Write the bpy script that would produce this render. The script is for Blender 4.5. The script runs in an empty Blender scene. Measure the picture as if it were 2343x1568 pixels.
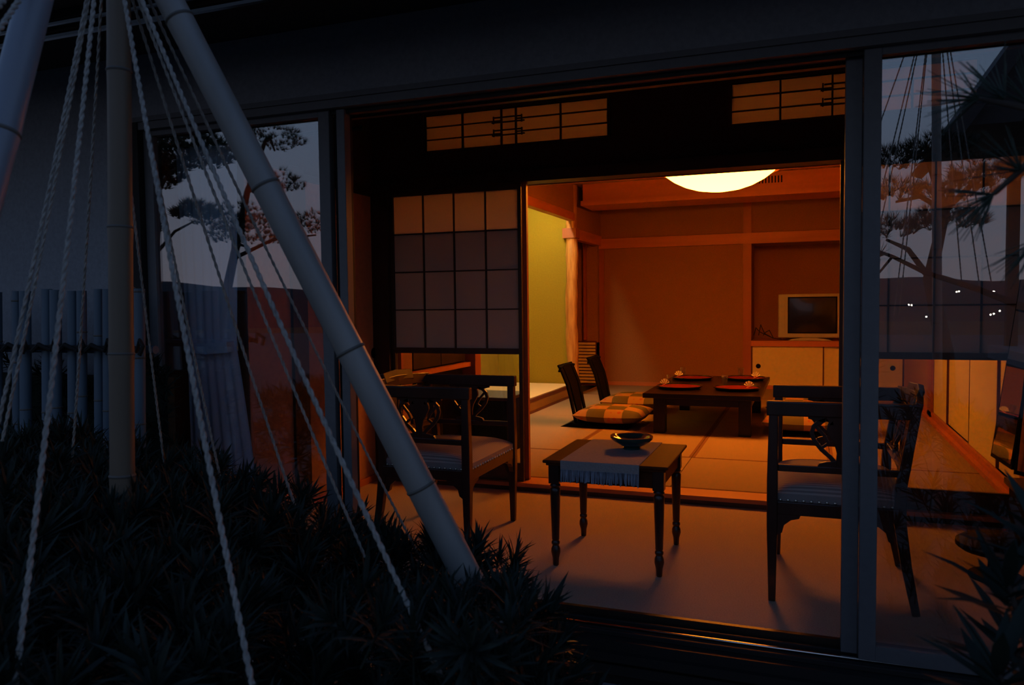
import bpy, bmesh, math, random
from mathutils import Vector, Matrix, Euler

random.seed(7)
SC = bpy.context.scene
COL = SC.collection
PI = math.pi

# ------------------------------------------------------------------ camera
# world: x runs right along the house front, y runs into the house, z up,
# z = 0 is the tatami floor; the camera stands in the garden at (0, 0, 1.12)
yaw, pitch, roll, FPX = math.radians(20.6), math.radians(2.87), math.radians(-0.69), 1795.0
fwd = Vector((-math.sin(yaw) * math.cos(pitch), math.cos(yaw) * math.cos(pitch), -math.sin(pitch)))
rgt = Vector((math.cos(yaw), math.sin(yaw), 0.0))
upv = rgt.cross(fwd)
r2 = math.cos(roll) * rgt + math.sin(roll) * upv
u2 = -math.sin(roll) * rgt + math.cos(roll) * upv
cam = bpy.data.cameras.new('camera')
cam.sensor_width = 36.0
cam.lens = FPX / 2343.0 * 36.0
cam.clip_start = 0.05
cam.clip_end = 2000
cam.dof.use_dof = True
cam.dof.focus_distance = 5.2
cam.dof.aperture_fstop = 6.5
co = bpy.data.objects.new('camera', cam)
COL.objects.link(co)
M = Matrix.Identity(4)
for i in range(3):
    M[i][0], M[i][1], M[i][2] = r2[i], u2[i], -fwd[i]
M[0][3], M[1][3], M[2][3] = 0.0, 0.0, 1.12
co.matrix_world = M
SC.camera = co

# ------------------------------------------------------------------ sky and exposure
w = bpy.data.worlds.new('dusk_sky')
SC.world = w
w.use_nodes = True
nt = w.node_tree
nt.nodes.clear()
tc = nt.nodes.new('ShaderNodeTexCoord')
sp = nt.nodes.new('ShaderNodeSeparateXYZ')
rp = nt.nodes.new('ShaderNodeValToRGB')
bg = nt.nodes.new('ShaderNodeBackground')
wo = nt.nodes.new('ShaderNodeOutputWorld')
nt.links.new(tc.outputs['Generated'], sp.inputs[0])
nt.links.new(sp.outputs['Z'], rp.inputs[0])
nt.links.new(rp.outputs[0], bg.inputs[0])
nt.links.new(bg.outputs[0], wo.inputs[0])
e = rp.color_ramp.elements
e[0].position = 0.0
e[0].color = (0.27, 0.255, 0.31, 1)
e[1].position = 1.0
e[1].color = (0.05, 0.10, 0.26, 1)
for pos, cl in ((0.10, (0.235, 0.26, 0.355, 1)), (0.24, (0.19, 0.275, 0.43, 1)), (0.5, (0.10, 0.185, 0.38, 1))):
    n = e.new(pos)
    n.color = cl
bg.inputs[1].default_value = 1.0
SC.cycles.max_bounces = 6
SC.view_settings.view_transform = 'Standard'
SC.view_settings.look = 'None'
SC.view_settings.exposure = 0.0
SC.view_settings.gamma = 1.0
SC.view_settings.use_curve_mapping = False
LAMP = 40.0          # ceiling lamp
TOKO = 112.0           # tube lamp behind the alcove lintel

# ------------------------------------------------------------------ materials
def mat(name, col, rough=0.6, var=0.0, scale=12.0, stretch=(1, 1, 1), bump=0.0, metal=0.0, emit=0.0, spec=0.5, col2=None, coat=0.0):
    m = bpy.data.materials.new(name)
    m.use_nodes = True
    t = m.node_tree
    b = t.nodes['Principled BSDF']
    b.inputs['Base Color'].default_value = (*col, 1)
    b.inputs['Roughness'].default_value = rough
    b.inputs['Metallic'].default_value = metal
    b.inputs['Specular IOR Level'].default_value = spec
    b.inputs['Coat Weight'].default_value = coat
    if emit:
        b.inputs['Emission Color'].default_value = (*col, 1)
        b.inputs['Emission Strength'].default_value = emit
    if var or bump:
        co_ = t.nodes.new('ShaderNodeTexCoord')
        mp = t.nodes.new('ShaderNodeMapping')
        mp.inputs['Scale'].default_value = stretch
        nz = t.nodes.new('ShaderNodeTexNoise')
        nz.inputs['Scale'].default_value = scale
        nz.inputs['Detail'].default_value = 5
        t.links.new(co_.outputs['Object'], mp.inputs[0])
        t.links.new(mp.outputs[0], nz.inputs['Vector'])
        if var:
            r = t.nodes.new('ShaderNodeValToRGB')
            c2 = col2 or tuple(c * (1 - var) for c in col)
            c1 = col if col2 else tuple(min(1, c * (1 + var * .6)) for c in col)
            r.color_ramp.elements[0].position = .3
            r.color_ramp.elements[1].position = .7
            r.color_ramp.elements[0].color = (*c2, 1)
            r.color_ramp.elements[1].color = (*c1, 1)
            t.links.new(nz.outputs['Fac'], r.inputs[0])
            t.links.new(r.outputs[0], b.inputs['Base Color'])
        if bump:
            bp = t.nodes.new('ShaderNodeBump')
            bp.inputs['Strength'].default_value = bump
            bp.inputs['Distance'].default_value = .01
            t.links.new(nz.outputs['Fac'], bp.inputs['Height'])
            t.links.new(bp.outputs[0], b.inputs['Normal'])
    return m

def paper_mat(name, col, trans=0.5):
    m = bpy.data.materials.new(name)
    m.use_nodes = True
    t = m.node_tree
    t.nodes.clear()
    o = t.nodes.new('ShaderNodeOutputMaterial')
    d = t.nodes.new('ShaderNodeBsdfDiffuse')
    tr = t.nodes.new('ShaderNodeBsdfTranslucent')
    mx = t.nodes.new('ShaderNodeMixShader')
    nz = t.nodes.new('ShaderNodeTexNoise')
    nz.inputs['Scale'].default_value = 90
    r = t.nodes.new('ShaderNodeValToRGB')
    r.color_ramp.elements[0].color = (*[c * .93 for c in col], 1)
    r.color_ramp.elements[1].color = (*col, 1)
    t.links.new(nz.outputs['Fac'], r.inputs[0])
    t.links.new(r.outputs[0], d.inputs[0])
    t.links.new(r.outputs[0], tr.inputs[0])
    mx.inputs[0].default_value = trans
    t.links.new(d.outputs[0], mx.inputs[1])
    t.links.new(tr.outputs[0], mx.inputs[2])
    t.links.new(mx.outputs[0], o.inputs[0])
    return m

def glass_mat(name, base=0.16, tint=(.92, .95, .95)):
    m = bpy.data.materials.new(name)
    m.use_nodes = True
    t = m.node_tree
    t.nodes.clear()
    o = t.nodes.new('ShaderNodeOutputMaterial')
    tr = t.nodes.new('ShaderNodeBsdfTransparent')
    tr.inputs[0].default_value = (*tint, 1)
    gl = t.nodes.new('ShaderNodeBsdfGlossy')
    gl.inputs['Roughness'].default_value = 0.0
    fr = t.nodes.new('ShaderNodeLayerWeight')
    fr.inputs['Blend'].default_value = .5
    pw = t.nodes.new('ShaderNodeMath')
    pw.operation = 'POWER'
    pw.inputs[1].default_value = 4.0
    ad = t.nodes.new('ShaderNodeMath')
    ad.operation = 'MULTIPLY_ADD'
    ad.inputs[1].default_value = .7
    ad.inputs[2].default_value = base + .03
    ad.use_clamp = True
    t.links.new(fr.outputs['Facing'], pw.inputs[0])
    mx = t.nodes.new('ShaderNodeMixShader')
    t.links.new(pw.outputs[0], ad.inputs[0])
    t.links.new(ad.outputs[0], mx.inputs[0])
    t.links.new(tr.outputs[0], mx.inputs[1])
    t.links.new(gl.outputs[0], mx.inputs[2])
    t.links.new(mx.outputs[0], o.inputs[0])
    return m

X = {}
X['plaster'] = mat('exterior_plaster', (.26, .275, .30), .95, .12, 60, bump=.25)
X['soffit'] = mat('eave_board', (.035, .03, .028), .8, .3, 8, (1, 8, 1))
X['alu'] = mat('grey_aluminium', (.14, .14, .145), .6, .06, 40, metal=.3)
X['alu_dark'] = mat('dark_aluminium', (.022, .021, .020), .65, .06, 40, spec=.2)
X['rail_steel'] = mat('steel_rail', (.70, .66, .62), .14, metal=1.0)
X['concrete'] = mat('concrete', (.20, .20, .21), .9, .2, 25, bump=.3)
X['soil'] = mat('garden_soil', (.05, .045, .038), 1, .35, 14, bump=.6)
X['dark_wood'] = mat('dark_stained_wood', (.028, .016, .010), .45, .35, 9, (1, 1, .12))
X['frame_wood'] = mat('shoji_frame_wood', (.05, .028, .016), .5, .3, 9, (1, 1, .1))
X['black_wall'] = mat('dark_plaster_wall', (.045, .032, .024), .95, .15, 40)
X['timber'] = mat('cedar_timber', (.34, .095, .03), .5, .2, 7, (1, 1, .08))
X['timber_h'] = mat('cedar_beam', (.50, .155, .045), .5, .2, 7, (.08, .2, 1))
X['log'] = mat('polished_log', (.62, .34, .10), .32, .45, 22, (1, 1, .16), bump=1.0, col2=(.34, .13, .03))
X['ceil'] = mat('ceiling_board', (.34, .17, .07), .6, .2, 5, (6, .15, 1))
X['wall_in'] = mat('brown_sand_wall', (.31, .14, .05), .95, .12, 70, bump=.15)
X['wall_yel'] = mat('yellow_green_plaster', (.27, .215, .010), .95, .08, 60, bump=.12)
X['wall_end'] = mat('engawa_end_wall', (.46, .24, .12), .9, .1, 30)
X['fusuma'] = mat('fusuma_paper', (.72, .62, .30), .9, .04, 25)
X['fus_edge'] = mat('lacquer_edge', (.10, .022, .012), .4)
X['black'] = mat('black_lacquer', (.0025, .0025, .0025), .6, spec=.08)
X['carpet'] = mat('beige_carpet', (.43, .33, .24), 1.0, .14, 160, bump=.4)
X['tatami'] = mat('tatami_straw', (.275, .185, .105), .85, .10, 60, (.4, 14, 1), bump=.2)
X['tatami_v'] = mat('tatami_straw_turned', (.275, .185, .105), .85, .10, 60, (14, .4, 1), bump=.2)
X['mat_lit'] = mat('lamplit_alcove_matting', (.66, .56, .34), .85, .08, 60, (.4, 14, 1), bump=.2)  # lighter copy of the tatami; the alcove's light is put into the colour
X['heri'] = mat('tatami_border', (.15, .06, .025), .9)
X['maho'] = mat('mahogany', (.040, .012, .007), .34, .4, 10, (1, 1, .15), coat=.15)
X['maho_top'] = mat('mahogany_top', (.095, .024, .007), .6, .35, 10, (1, .12, 1), spec=.08)
X['brass'] = mat('antique_nail', (.55, .5, .42), .3, metal=1)
X['runner'] = mat('grey_runner', (.30, .28, .28), .95, .1, 120, bump=.3)
X['fringe'] = mat('blue_grey_fringe', (.26, .29, .36), .95, .5, 90, (1, .2, .2))
X['glaze'] = mat('green_black_glaze', (.012, .05, .045), .12, .3, 8, coat=.6)
X['zataku'] = mat('dark_table_wood', (.006, .003, .0025), .3, .35, 9, (1, .1, 1), spec=.3)
X['red'] = mat('vermilion_lacquer', (.115, .0035, .0015), .55, .05, 20, spec=.2)
X['black_gloss'] = mat('black_gloss', (.008, .007, .007), .12)
X['silver'] = mat('silver_plastic', (.40, .39, .36), .45, .03, 60)
X['screen'] = mat('tv_glass', (.010, .010, .008), .16, coat=.2)
X['cord'] = mat('cable', (.015, .013, .012), .6)
X['cream'] = mat('cream_paper', (.52, .46, .32), .8, .05, 60)
X['pinkp'] = mat('orange_paper', (.8, .35, .2), .8, .1, 60)
X['glass'] = glass_mat('window_glass', .165, (.98, .985, .985))
X['glass_in'] = glass_mat('indoor_glass', .02)
X['tumbler'] = glass_mat('tumbler_glass', .10, (.96, .97, .96))
X['mirror'] = mat('mirror', (.85, .86, .85), .02, metal=1.0)
X['paper'] = paper_mat('shoji_paper', (.74, .72, .67), .45)
X['curtain'] = paper_mat('sheer_curtain', (.40, .68, .95), .10)
X['bamboo'] = mat('grey_bamboo', (.26, .25, .225), .45, .18, 8, (1, 1, .15))
X['bamboo_old'] = mat('weathered_brown_bamboo', (.15, .11, .07), .55, .2, 8, (1, 1, .15))
X['bamboo_blue'] = mat('cool_grey_bamboo', (.20, .225, .26), .4, .15, 8, (1, 1, .15))
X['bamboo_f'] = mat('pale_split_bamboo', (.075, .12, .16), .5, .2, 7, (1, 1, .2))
X['node'] = mat('bamboo_node', (.10, .09, .075), .7)
X['rope'] = mat('straw_rope', (.30, .28, .24), .95, .3, 70, bump=.5)
X['tie'] = mat('black_palm_rope', (.012, .011, .010), .95)
X['leaf'] = mat('dark_podocarpus_leaf', (.012, .022, .015), .75, .35, 20, spec=.3)
X['needle'] = mat('pine_needle', (.028, .045, .026), .6, .3, 20)
X['bark'] = mat('pine_bark', (.05, .036, .026), .95, .4, 16, bump=.6)
X['hill'] = mat('wooded_hill', (.020, .022, .024), 1, .3, .05)
X['tile'] = mat('roof_tile', (.03, .032, .036), .6, .2, 12)

# ------------------------------------------------------------------ mesh builder
class MB:
    def __init__(self):
        self.v, self.f = [], []
    def add(self, vs, fs):
        o = len(self.v)
        self.v += [tuple(p) for p in vs]
        self.f += [tuple(i + o for i in q) for q in fs]
        return self
    def box(self, x0, x1, y0, y1, z0, z1):
        return self.add([(x0, y0, z0), (x1, y0, z0), (x1, y1, z0), (x0, y1, z0), (x0, y0, z1), (x1, y0, z1), (x1, y1, z1), (x0, y1, z1)],
                        [(0, 3, 2, 1), (4, 5, 6, 7), (0, 1, 5, 4), (1, 2, 6, 5), (2, 3, 7, 6), (3, 0, 4, 7)])
    def bar(self, pts, w, h, side=None):
        """rectangular bar swept along pts; w along 'side', h across; w,h may be lists"""
        pts = [Vector(p) for p in pts]
        n = len(pts)
        ws = w if isinstance(w, (list, tuple)) else [w] * n
        hs = h if isinstance(h, (list, tuple)) else [h] * n
        s = Vector(side or (0, 1, 0)).normalized()
        vs = []
        for i, p in enumerate(pts):
            t = (pts[min(i + 1, n - 1)] - pts[max(i - 1, 0)]).normalized()
            a = (s - t * s.dot(t)).normalized()
            b = t.cross(a)
            a_, b_ = a * ws[i] / 2, b * hs[i] / 2
            vs += [p - a_ - b_, p + a_ - b_, p + a_ + b_, p - a_ + b_]
        fs = [(0, 1, 2, 3), tuple(4 * (n - 1) + k for k in (3, 2, 1, 0))]
        for i in range(n - 1):
            for k in range(4):
                a, b = 4 * i + k, 4 * i + (k + 1) % 4
                fs.append((a, a + 4, b + 4, b))
        return self.add(vs, fs)
    def tube(self, pts, r, n=8, caps=True):
        pts = [Vector(p) for p in pts]
        m = len(pts)
        rs = r if isinstance(r, (list, tuple)) else [r] * m
        vs, fs = [], []
        ref = None
        for i, p in enumerate(pts):
            t = (pts[min(i + 1, m - 1)] - pts[max(i - 1, 0)]).normalized()
            if ref is None:
                ref = Vector((1, 0, 0)) if abs(t.x) < .8 else Vector((0, 1, 0))
            a = (ref - t * ref.dot(t)).normalized()
            ref = a
            b = t.cross(a)
            for k in range(n):
                q = 2 * PI * k / n
                vs.append(p + (a * math.cos(q) + b * math.sin(q)) * rs[i])
        for i in range(m - 1):
            for k in range(n):
                a, b = i * n + k, i * n + (k + 1) % n
                fs.append((a, b, b + n, a + n))
        if caps:
            fs += [tuple(reversed(range(n))), tuple((m - 1) * n + k for k in range(n))]
        return self.add(vs, fs)
    def lathe(self, prof, c=(0, 0, 0), n=24, sq=0.0, rot=0.0):
        vs, fs = [], []
        m = len(prof)
        for (r, z) in prof:
            for k in range(n):
                q = 2 * PI * k / n
                ca, sa = math.cos(q), math.sin(q)
                g = 1.0
                if sq:
                    g = 1 + sq * (1 / max(abs(ca), abs(sa)) - 1)
                x_, y_ = ca * r * g, sa * r * g
                vs.append((c[0] + x_ * math.cos(rot) - y_ * math.sin(rot), c[1] + x_ * math.sin(rot) + y_ * math.cos(rot), c[2] + z))
        for i in range(m - 1):
            for k in range(n):
                a, b = i * n + k, i * n + (k + 1) % n
                fs.append((a, b, b + n, a + n))
        fs += [tuple(reversed(range(n))), tuple((m - 1) * n + k for k in range(n))]
        return self.add(vs, fs)
    def prism(self, out, axis, t0, t1):
        """outline (a, b) extruded along axis from t0 to t1; for 'y' (a,b)=(x,z), 'x' (y,z), 'z' (x,y)"""
        def P(a, b, t):
            return {'y': (a, t, b), 'x': (t, a, b), 'z': (a, b, t)}[axis]
        n = len(out)
        vs = [P(a, b, t0) for a, b in out] + [P(a, b, t1) for a, b in out]
        fs = [tuple(range(n)), tuple(reversed(range(n, 2 * n)))]
        for k in range(n):
            fs.append((k, k + n, (k + 1) % n + n, (k + 1) % n))
        return self.add(vs, fs)
    def grid(self, fn, nu, nv, closed=False):
        vs = [fn(i / nu, j / nv) for i in range(nu + 1) for j in range(nv + 1)]
        fs = [(i * (nv + 1) + j, (i + 1) * (nv + 1) + j, (i + 1) * (nv + 1) + j + 1, i * (nv + 1) + j + 1) for i in range(nu) for j in range(nv)]
        return self.add(vs, fs)
    def mesh(self, name):
        me = bpy.data.meshes.new(name)
        me.from_pydata(self.v, [], self.f)
        bm = bmesh.new()
        bm.from_mesh(me)
        bmesh.ops.recalc_face_normals(bm, faces=bm.faces)
        bm.to_mesh(me)
        bm.free()
        return me
    def build(self, name, m, parent=None, smooth=False, bevel=0.0, local=False):
        if parent is not None and not local:
            p = wloc(parent)
            self.v = [(a - p[0], b - p[1], c_ - p[2]) for a, b, c_ in self.v]
        me = self.mesh(name)
        me.materials.append(X[m] if isinstance(m, str) else m)
        if smooth:
            me.polygons.foreach_set('use_smooth', [True] * len(me.polygons))
            try:
                me.set_sharp_from_angle(angle=math.radians(smooth if smooth is not True else 40))
            except Exception:
                pass
        o = bpy.data.objects.new(name, me)
        COL.objects.link(o)
        if parent is not None:
            o.parent = parent
        if bevel:
            b = o.modifiers.new('bevel', 'BEVEL')
            b.width = bevel
            b.segments = 2
            b.limit_method = 'ANGLE'
        return o

def wloc(o):
    p = Vector(o.location)
    while o.parent is not None:
        o = o.parent
        p = p + Vector(o.location)
    return p

def tag(o, label, cat, group=None):
    o['label'] = label
    o['category'] = cat
    if group:
        o['group'] = group
    return o

def thing(name, label, cat, loc=(0, 0, 0), rz=0.0, group=None):
    o = bpy.data.objects.new(name, None)
    o.empty_display_size = .05
    COL.objects.link(o)
    o.location = loc
    o.rotation_euler = (0, 0, rz)
    return tag(o, label, cat, group)

def struct(name, mb, m, label=None, parent=None, **kw):
    o = mb.build(name, m, parent, **kw)
    if parent is None:
        o['kind'] = 'structure'
        if label:
            o['label'] = label
            o['category'] = name.split('_')[0]
    return o

def sroot(name, label, loc=(0, 0, 0)):
    o = bpy.data.objects.new(name, None)
    o.empty_display_size = .05
    COL.objects.link(o)
    o.location = loc
    o['kind'] = 'structure'
    o['label'] = label
    o['category'] = name.split('_')[0]
    return o

def copy_tree(o, parent=None):
    c = o.copy()
    COL.objects.link(c)
    if parent is not None:
        c.parent = parent
    for ch in [k for k in COL.objects if k.parent == o]:
        copy_tree(ch, c)
    return c

def B(*a):
    return MB().box(*a)

FL = -0.05           # engawa floor
FY = 2.78            # house front
IY = 4.60            # screen wall between engawa and tatami room

# ------------------------------------------------------------------ ground and shell
struct('ground', B(-40, 30, -30, 2.60, -.60, -.36), 'soil', 'dark garden soil in front of the house')
struct('floor_step', B(-1.85, 1.6, 2.28, 2.60, -.40, -.20), 'concrete', 'grey concrete step below the open doors')
fl = struct('floor_engawa', B(-2.95, 1.35, 2.885, 4.55, -.25, FL), 'carpet', 'beige carpeted veranda floor inside the glass doors')

# facade wall around the openings
wf = MB()
wf.box(-9, 4.0, FY - .04, FY + .10, 1.966, 2.24)
wf.box(-9, -2.82, FY - .04, FY + .10, -.5, 1.966)
wf.box(1.32, 4.0, FY - .04, FY + .10, -.5, 1.966)
wf.box(-2.82, 1.32, FY - .02, FY + .10, -.5, -.26)
struct('wall_front', wf, 'plaster', 'grey plastered front wall of the house')
struct('ceiling_eave', B(-9, 4.2, 1.68, FY + .12, 2.24, 2.30), 'soffit', 'black boarded underside of the eave')
ev = sroot('trim_1', 'dark eave rails under the roof edge', (-4, 2.3, 2.2))
MB().tube([(-9, 2.30, 2.185), (4.2, 2.30, 2.185)], .014, 8).build('eave_rail', 'rail_steel', ev, True)
MB().tube([(-9, 2.24, 2.205), (4.2, 2.24, 2.205)], .010, 8).build('eave_rail', 'rail_steel', ev, True)
B(-9, 4.2, 2.22, 2.34, 2.21, 2.24).build('batten', 'soffit', ev)
B(-9, 4.2, 1.66, 1.70, 2.18, 2.36).build('fascia', 'soffit', ev)

# door head and sill of the front opening
hd = sroot('trim_2', 'grey aluminium head rail above the glass doors', (0, FY, 1.93))
B(-2.84, 1.34, FY - .055, FY + .12, 1.945, 1.966).build('drip_rail', 'alu', hd)
B(-2.84, 1.34, FY - .045, FY + .12, 1.912, 1.945).build('head_rail', 'alu', hd)
B(-2.84, 1.34, FY + .10, FY + .13, 1.90, 2.40).build('inner_lintel', 'dark_wood', hd)
B(-2.84, 1.34, FY - .006, FY + .004, 1.895, 1.912).build('track_fin', 'alu_dark', hd)
sl = sroot('trim_3', 'dark sliding door sill with steel rails', (0, FY, -.1))
B(-2.84, 1.34, FY - .10, FY + .105, -.26, -.085).build('sill', 'alu_dark', sl)
for yy, rm_ in ((FY - .055, 'alu_dark'), (FY - .005, 'rail_steel'), (FY + .045, 'alu_dark')):
    B(-2.84, 1.34, yy - .006, yy + .006, -.085, -.066).build('rail', rm_, sl, bevel=.003)
B(-2.84, 1.34, FY + .085, FY + .105, -.085, FL).build('floor_edge', 'dark_wood', sl)
B(-2.84, 1.34, FY - .125, FY - .10, -.15, -.12).build('sill_nose', 'alu_dark', sl)
B(-2.84, 1.34, FY - .115, FY - .10, -.20, -.165).build('sill_nose', 'alu_dark', sl)

# glass doors of the front
def glass_door(name, label, x0, x1, y, stile_l, stile_r, z0=-.066, z1=1.912, frame='alu'):
    r = sroot(name, label, ((x0 + x1) / 2, y, z0))
    B(x0, x0 + stile_l, y - .018, y + .018, z0, z1).build('stile', frame, r, bevel=.003)
    B(x1 - stile_r, x1, y - .018, y + .018, z0, z1).build('stile', frame, r, bevel=.003)
    B(x0 + stile_l, x1 - stile_r, y - .016, y + .016, z1 - .024, z1).build('top_rail', frame, r)
    B(x0 + stile_l, x1 - stile_r, y - .016, y + .016, z0, z0 + .05).build('bottom_rail', frame, r)
    B(x0 + stile_l, x1 - stile_r, y - .003, y + .003, z0 + .05, z1 - .024).build('pane', 'glass', r)
    return r
glass_door('window_1', 'left sliding glass door reflecting pines and dusk sky', -2.80, -1.822, FY, .05, .052)
glass_door('window_2', 'right sliding glass door reflecting ropes, pine and sky', .166, 1.30, FY, .052, .05)
jm = sroot('trim_4', 'dark door jamb beside the left glass door', (-1.77, FY, 0))
B(-1.822, -1.786, FY + .022, FY + .10, -.066, 1.91).build('jamb_back', 'alu_dark', jm)
B(-1.786, -1.748, FY - .02, FY + .025, -.066, 1.91).build('jamb', 'alu', jm, bevel=.003)
mp_ = sroot('trim_5', 'grey meeting stile in front of the right glass door', (.14, FY, 0))
B(.114, .166, FY + .022, FY + .075, -.066, 1.91).build('rear_stile', 'alu', mp_, bevel=.003)
fj = sroot('trim_6', 'dark outer jamb beside the sheer curtain', (-2.82, FY, 0))
B(-2.86, -2.80, FY - .05, FY + .09, -.26, 1.945).build('jamb', 'alu_dark', fj)

# outer shell of the house
osh = sroot('wall_outer', 'outer walls and roof slab of the house', (-1.2, 7, 0))
B(-4.1, -4.0, FY + .10, 11.3, -.5, 2.75).build('outer_wall', 'plaster', osh)
B(1.60, 1.70, FY + .10, 11.3, -.5, 2.75).build('outer_wall', 'plaster', osh)
B(-4.1, 1.70, 11.2, 11.3, -.5, 2.75).build('outer_wall', 'plaster', osh)
B(-4.1, 1.70, FY + .12, 11.3, 2.66, 2.75).build('roof_slab', 'soffit', osh)
B(-4.1, 1.70, FY + .10, FY + .16, 2.2, 2.70).build('outer_wall', 'plaster', osh)
B(-4.1, 1.70, FY + .10, 11.3, -.5, -.26).build('foundation', 'concrete', osh)

# engawa shell
struct('ceiling_engawa', B(-2.95, 1.35, FY + .13, IY + .03, 2.40, 2.46), 'ceil', 'brown boarded ceiling of the veranda')
we = sroot('wall_left', 'orange-brown end wall of the veranda', (-2.69, 3.7, FL))
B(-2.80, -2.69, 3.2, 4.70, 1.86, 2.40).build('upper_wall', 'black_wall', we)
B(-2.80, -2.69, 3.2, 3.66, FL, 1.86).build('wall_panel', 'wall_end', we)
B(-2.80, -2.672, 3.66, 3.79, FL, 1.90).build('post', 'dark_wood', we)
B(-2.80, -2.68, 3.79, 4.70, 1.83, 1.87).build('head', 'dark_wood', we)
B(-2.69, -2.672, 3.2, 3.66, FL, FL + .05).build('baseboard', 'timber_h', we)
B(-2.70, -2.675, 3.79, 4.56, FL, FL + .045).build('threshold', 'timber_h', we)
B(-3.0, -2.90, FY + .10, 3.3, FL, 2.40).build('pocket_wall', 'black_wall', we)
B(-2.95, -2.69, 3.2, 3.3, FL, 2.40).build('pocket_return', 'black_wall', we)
d1 = sroot('door_1', 'brown sliding door with black round pull at the veranda end', (-2.69, 4.2, FL))
B(-2.74, -2.695, 3.79, 4.62, FL + .045, 1.83).build('leaf', 'wall_end', d1)
B(-2.695, -2.685, 3.79, 3.815, FL + .045, 1.83).build('edge_strip', 'dark_wood', d1)
MB().tube([(-2.699, 4.555, .80), (-2.684, 4.555, .80)], .036, 20).build('pull', 'black', d1, True)
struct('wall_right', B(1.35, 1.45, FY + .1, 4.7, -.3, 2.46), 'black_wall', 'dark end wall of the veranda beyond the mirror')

# ------------------------------------------------------------------ screen wall between engawa and room
sw = sroot('wall_screen', 'dark transom wall above the paper screens', (-.7, IY, 0))
ranma = [(-2.305, -1.105), (-.40, .80)]
ZR0, ZR1 = 2.10, 2.325
xs = [-2.72, -2.305, -1.105, -.40, .80, 1.35]
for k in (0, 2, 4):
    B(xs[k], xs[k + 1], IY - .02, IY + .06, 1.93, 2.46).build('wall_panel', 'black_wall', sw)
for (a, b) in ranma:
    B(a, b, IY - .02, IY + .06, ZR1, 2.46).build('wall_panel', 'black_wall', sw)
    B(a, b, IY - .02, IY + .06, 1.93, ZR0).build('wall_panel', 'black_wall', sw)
B(-2.72, 1.35, IY - .05, IY + .09, 1.86, 1.93).build('lintel', 'dark_wood', sw)
B(-2.72, 1.35, IY + .091, IY + .11, 1.855, 1.97).build('lintel_face', 'timber_h', sw)
B(-2.72, 1.35, IY - .045, IY - .021, 2.37, 2.40).build('cornice', 'timber_h', sw)
B(-2.72, -2.575, IY - .05, IY + .09, FL, 1.86).build('post', 'dark_wood', sw)
B(1.075, 1.20, IY - .05, IY + .09, FL, 1.86).build('post', 'dark_wood', sw)
B(1.20, 1.35, IY - .02, IY + .06, FL, 1.86).build('wall_panel', 'black_wall', sw)
th = sroot('trim_7', 'wooden threshold of the tatami room with dark riser', (-.7, IY, 0))
B(-2.72, 1.35, IY - .057, IY - .045, FL, -.024).build('riser', 'dark_wood', th)
B(-2.72, 1.35, IY - .055, IY + .12, -.06, 0.0).build('threshold_board', 'timber_h', th)

for ri, (a, b) in enumerate(ranma):
    r = thing('transom_screen', ['papered transom screen above the closed left paper screen', 'papered transom screen above the right of the doorway'][ri], 'transom', ((a + b) / 2, IY, ZR0), group='papered transoms')
    B(a, b, IY + .012, IY + .016, ZR0, ZR1).build('paper', 'paper', r)
    for f in ((a - .018, a, ZR0 - .018, ZR1 + .018), (b, b + .018, ZR0 - .018, ZR1 + .018), (a, b, ZR0 - .018, ZR0), (a, b, ZR1, ZR1 + .018)):
        B(f[0], f[1], IY - .028, IY + .03, f[2], f[3]).build('frame_bar', 'frame_wood', r)
    L = b - a
    for q in (.215, .435, .515, .755):
        xx = a + L * q
        B(xx - .005, xx + .005, IY - .004, IY + .012, ZR0, ZR1).build('muntin', 'frame_wood', r)
    for q in (.33, .68):
        zz = ZR0 + (ZR1 - ZR0) * q
        B(a, a + L * .435, IY - .002, IY + .0118, zz - .0035, zz + .0035).build('muntin', 'frame_wood', r)
        B(a + L * .515, b, IY - .002, IY + .0118, zz + .002, zz + .009).build('muntin', 'frame_wood', r)
        for dz, xa, xb in ((-.012, .385, .565), (.018, .40, .55)):
            B(a + L * xa, a + L * xb, IY - .012, IY - .004, zz + dz - .004, zz + dz + .004).build('crest_bar', 'frame_wood', r)
        for xa in (.395, .55):
            B(a + L * xa - .004, a + L * xa + .004, IY - .012, IY - .004, zz - .02, zz + .026).build('crest_bar', 'frame_wood', r)

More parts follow.
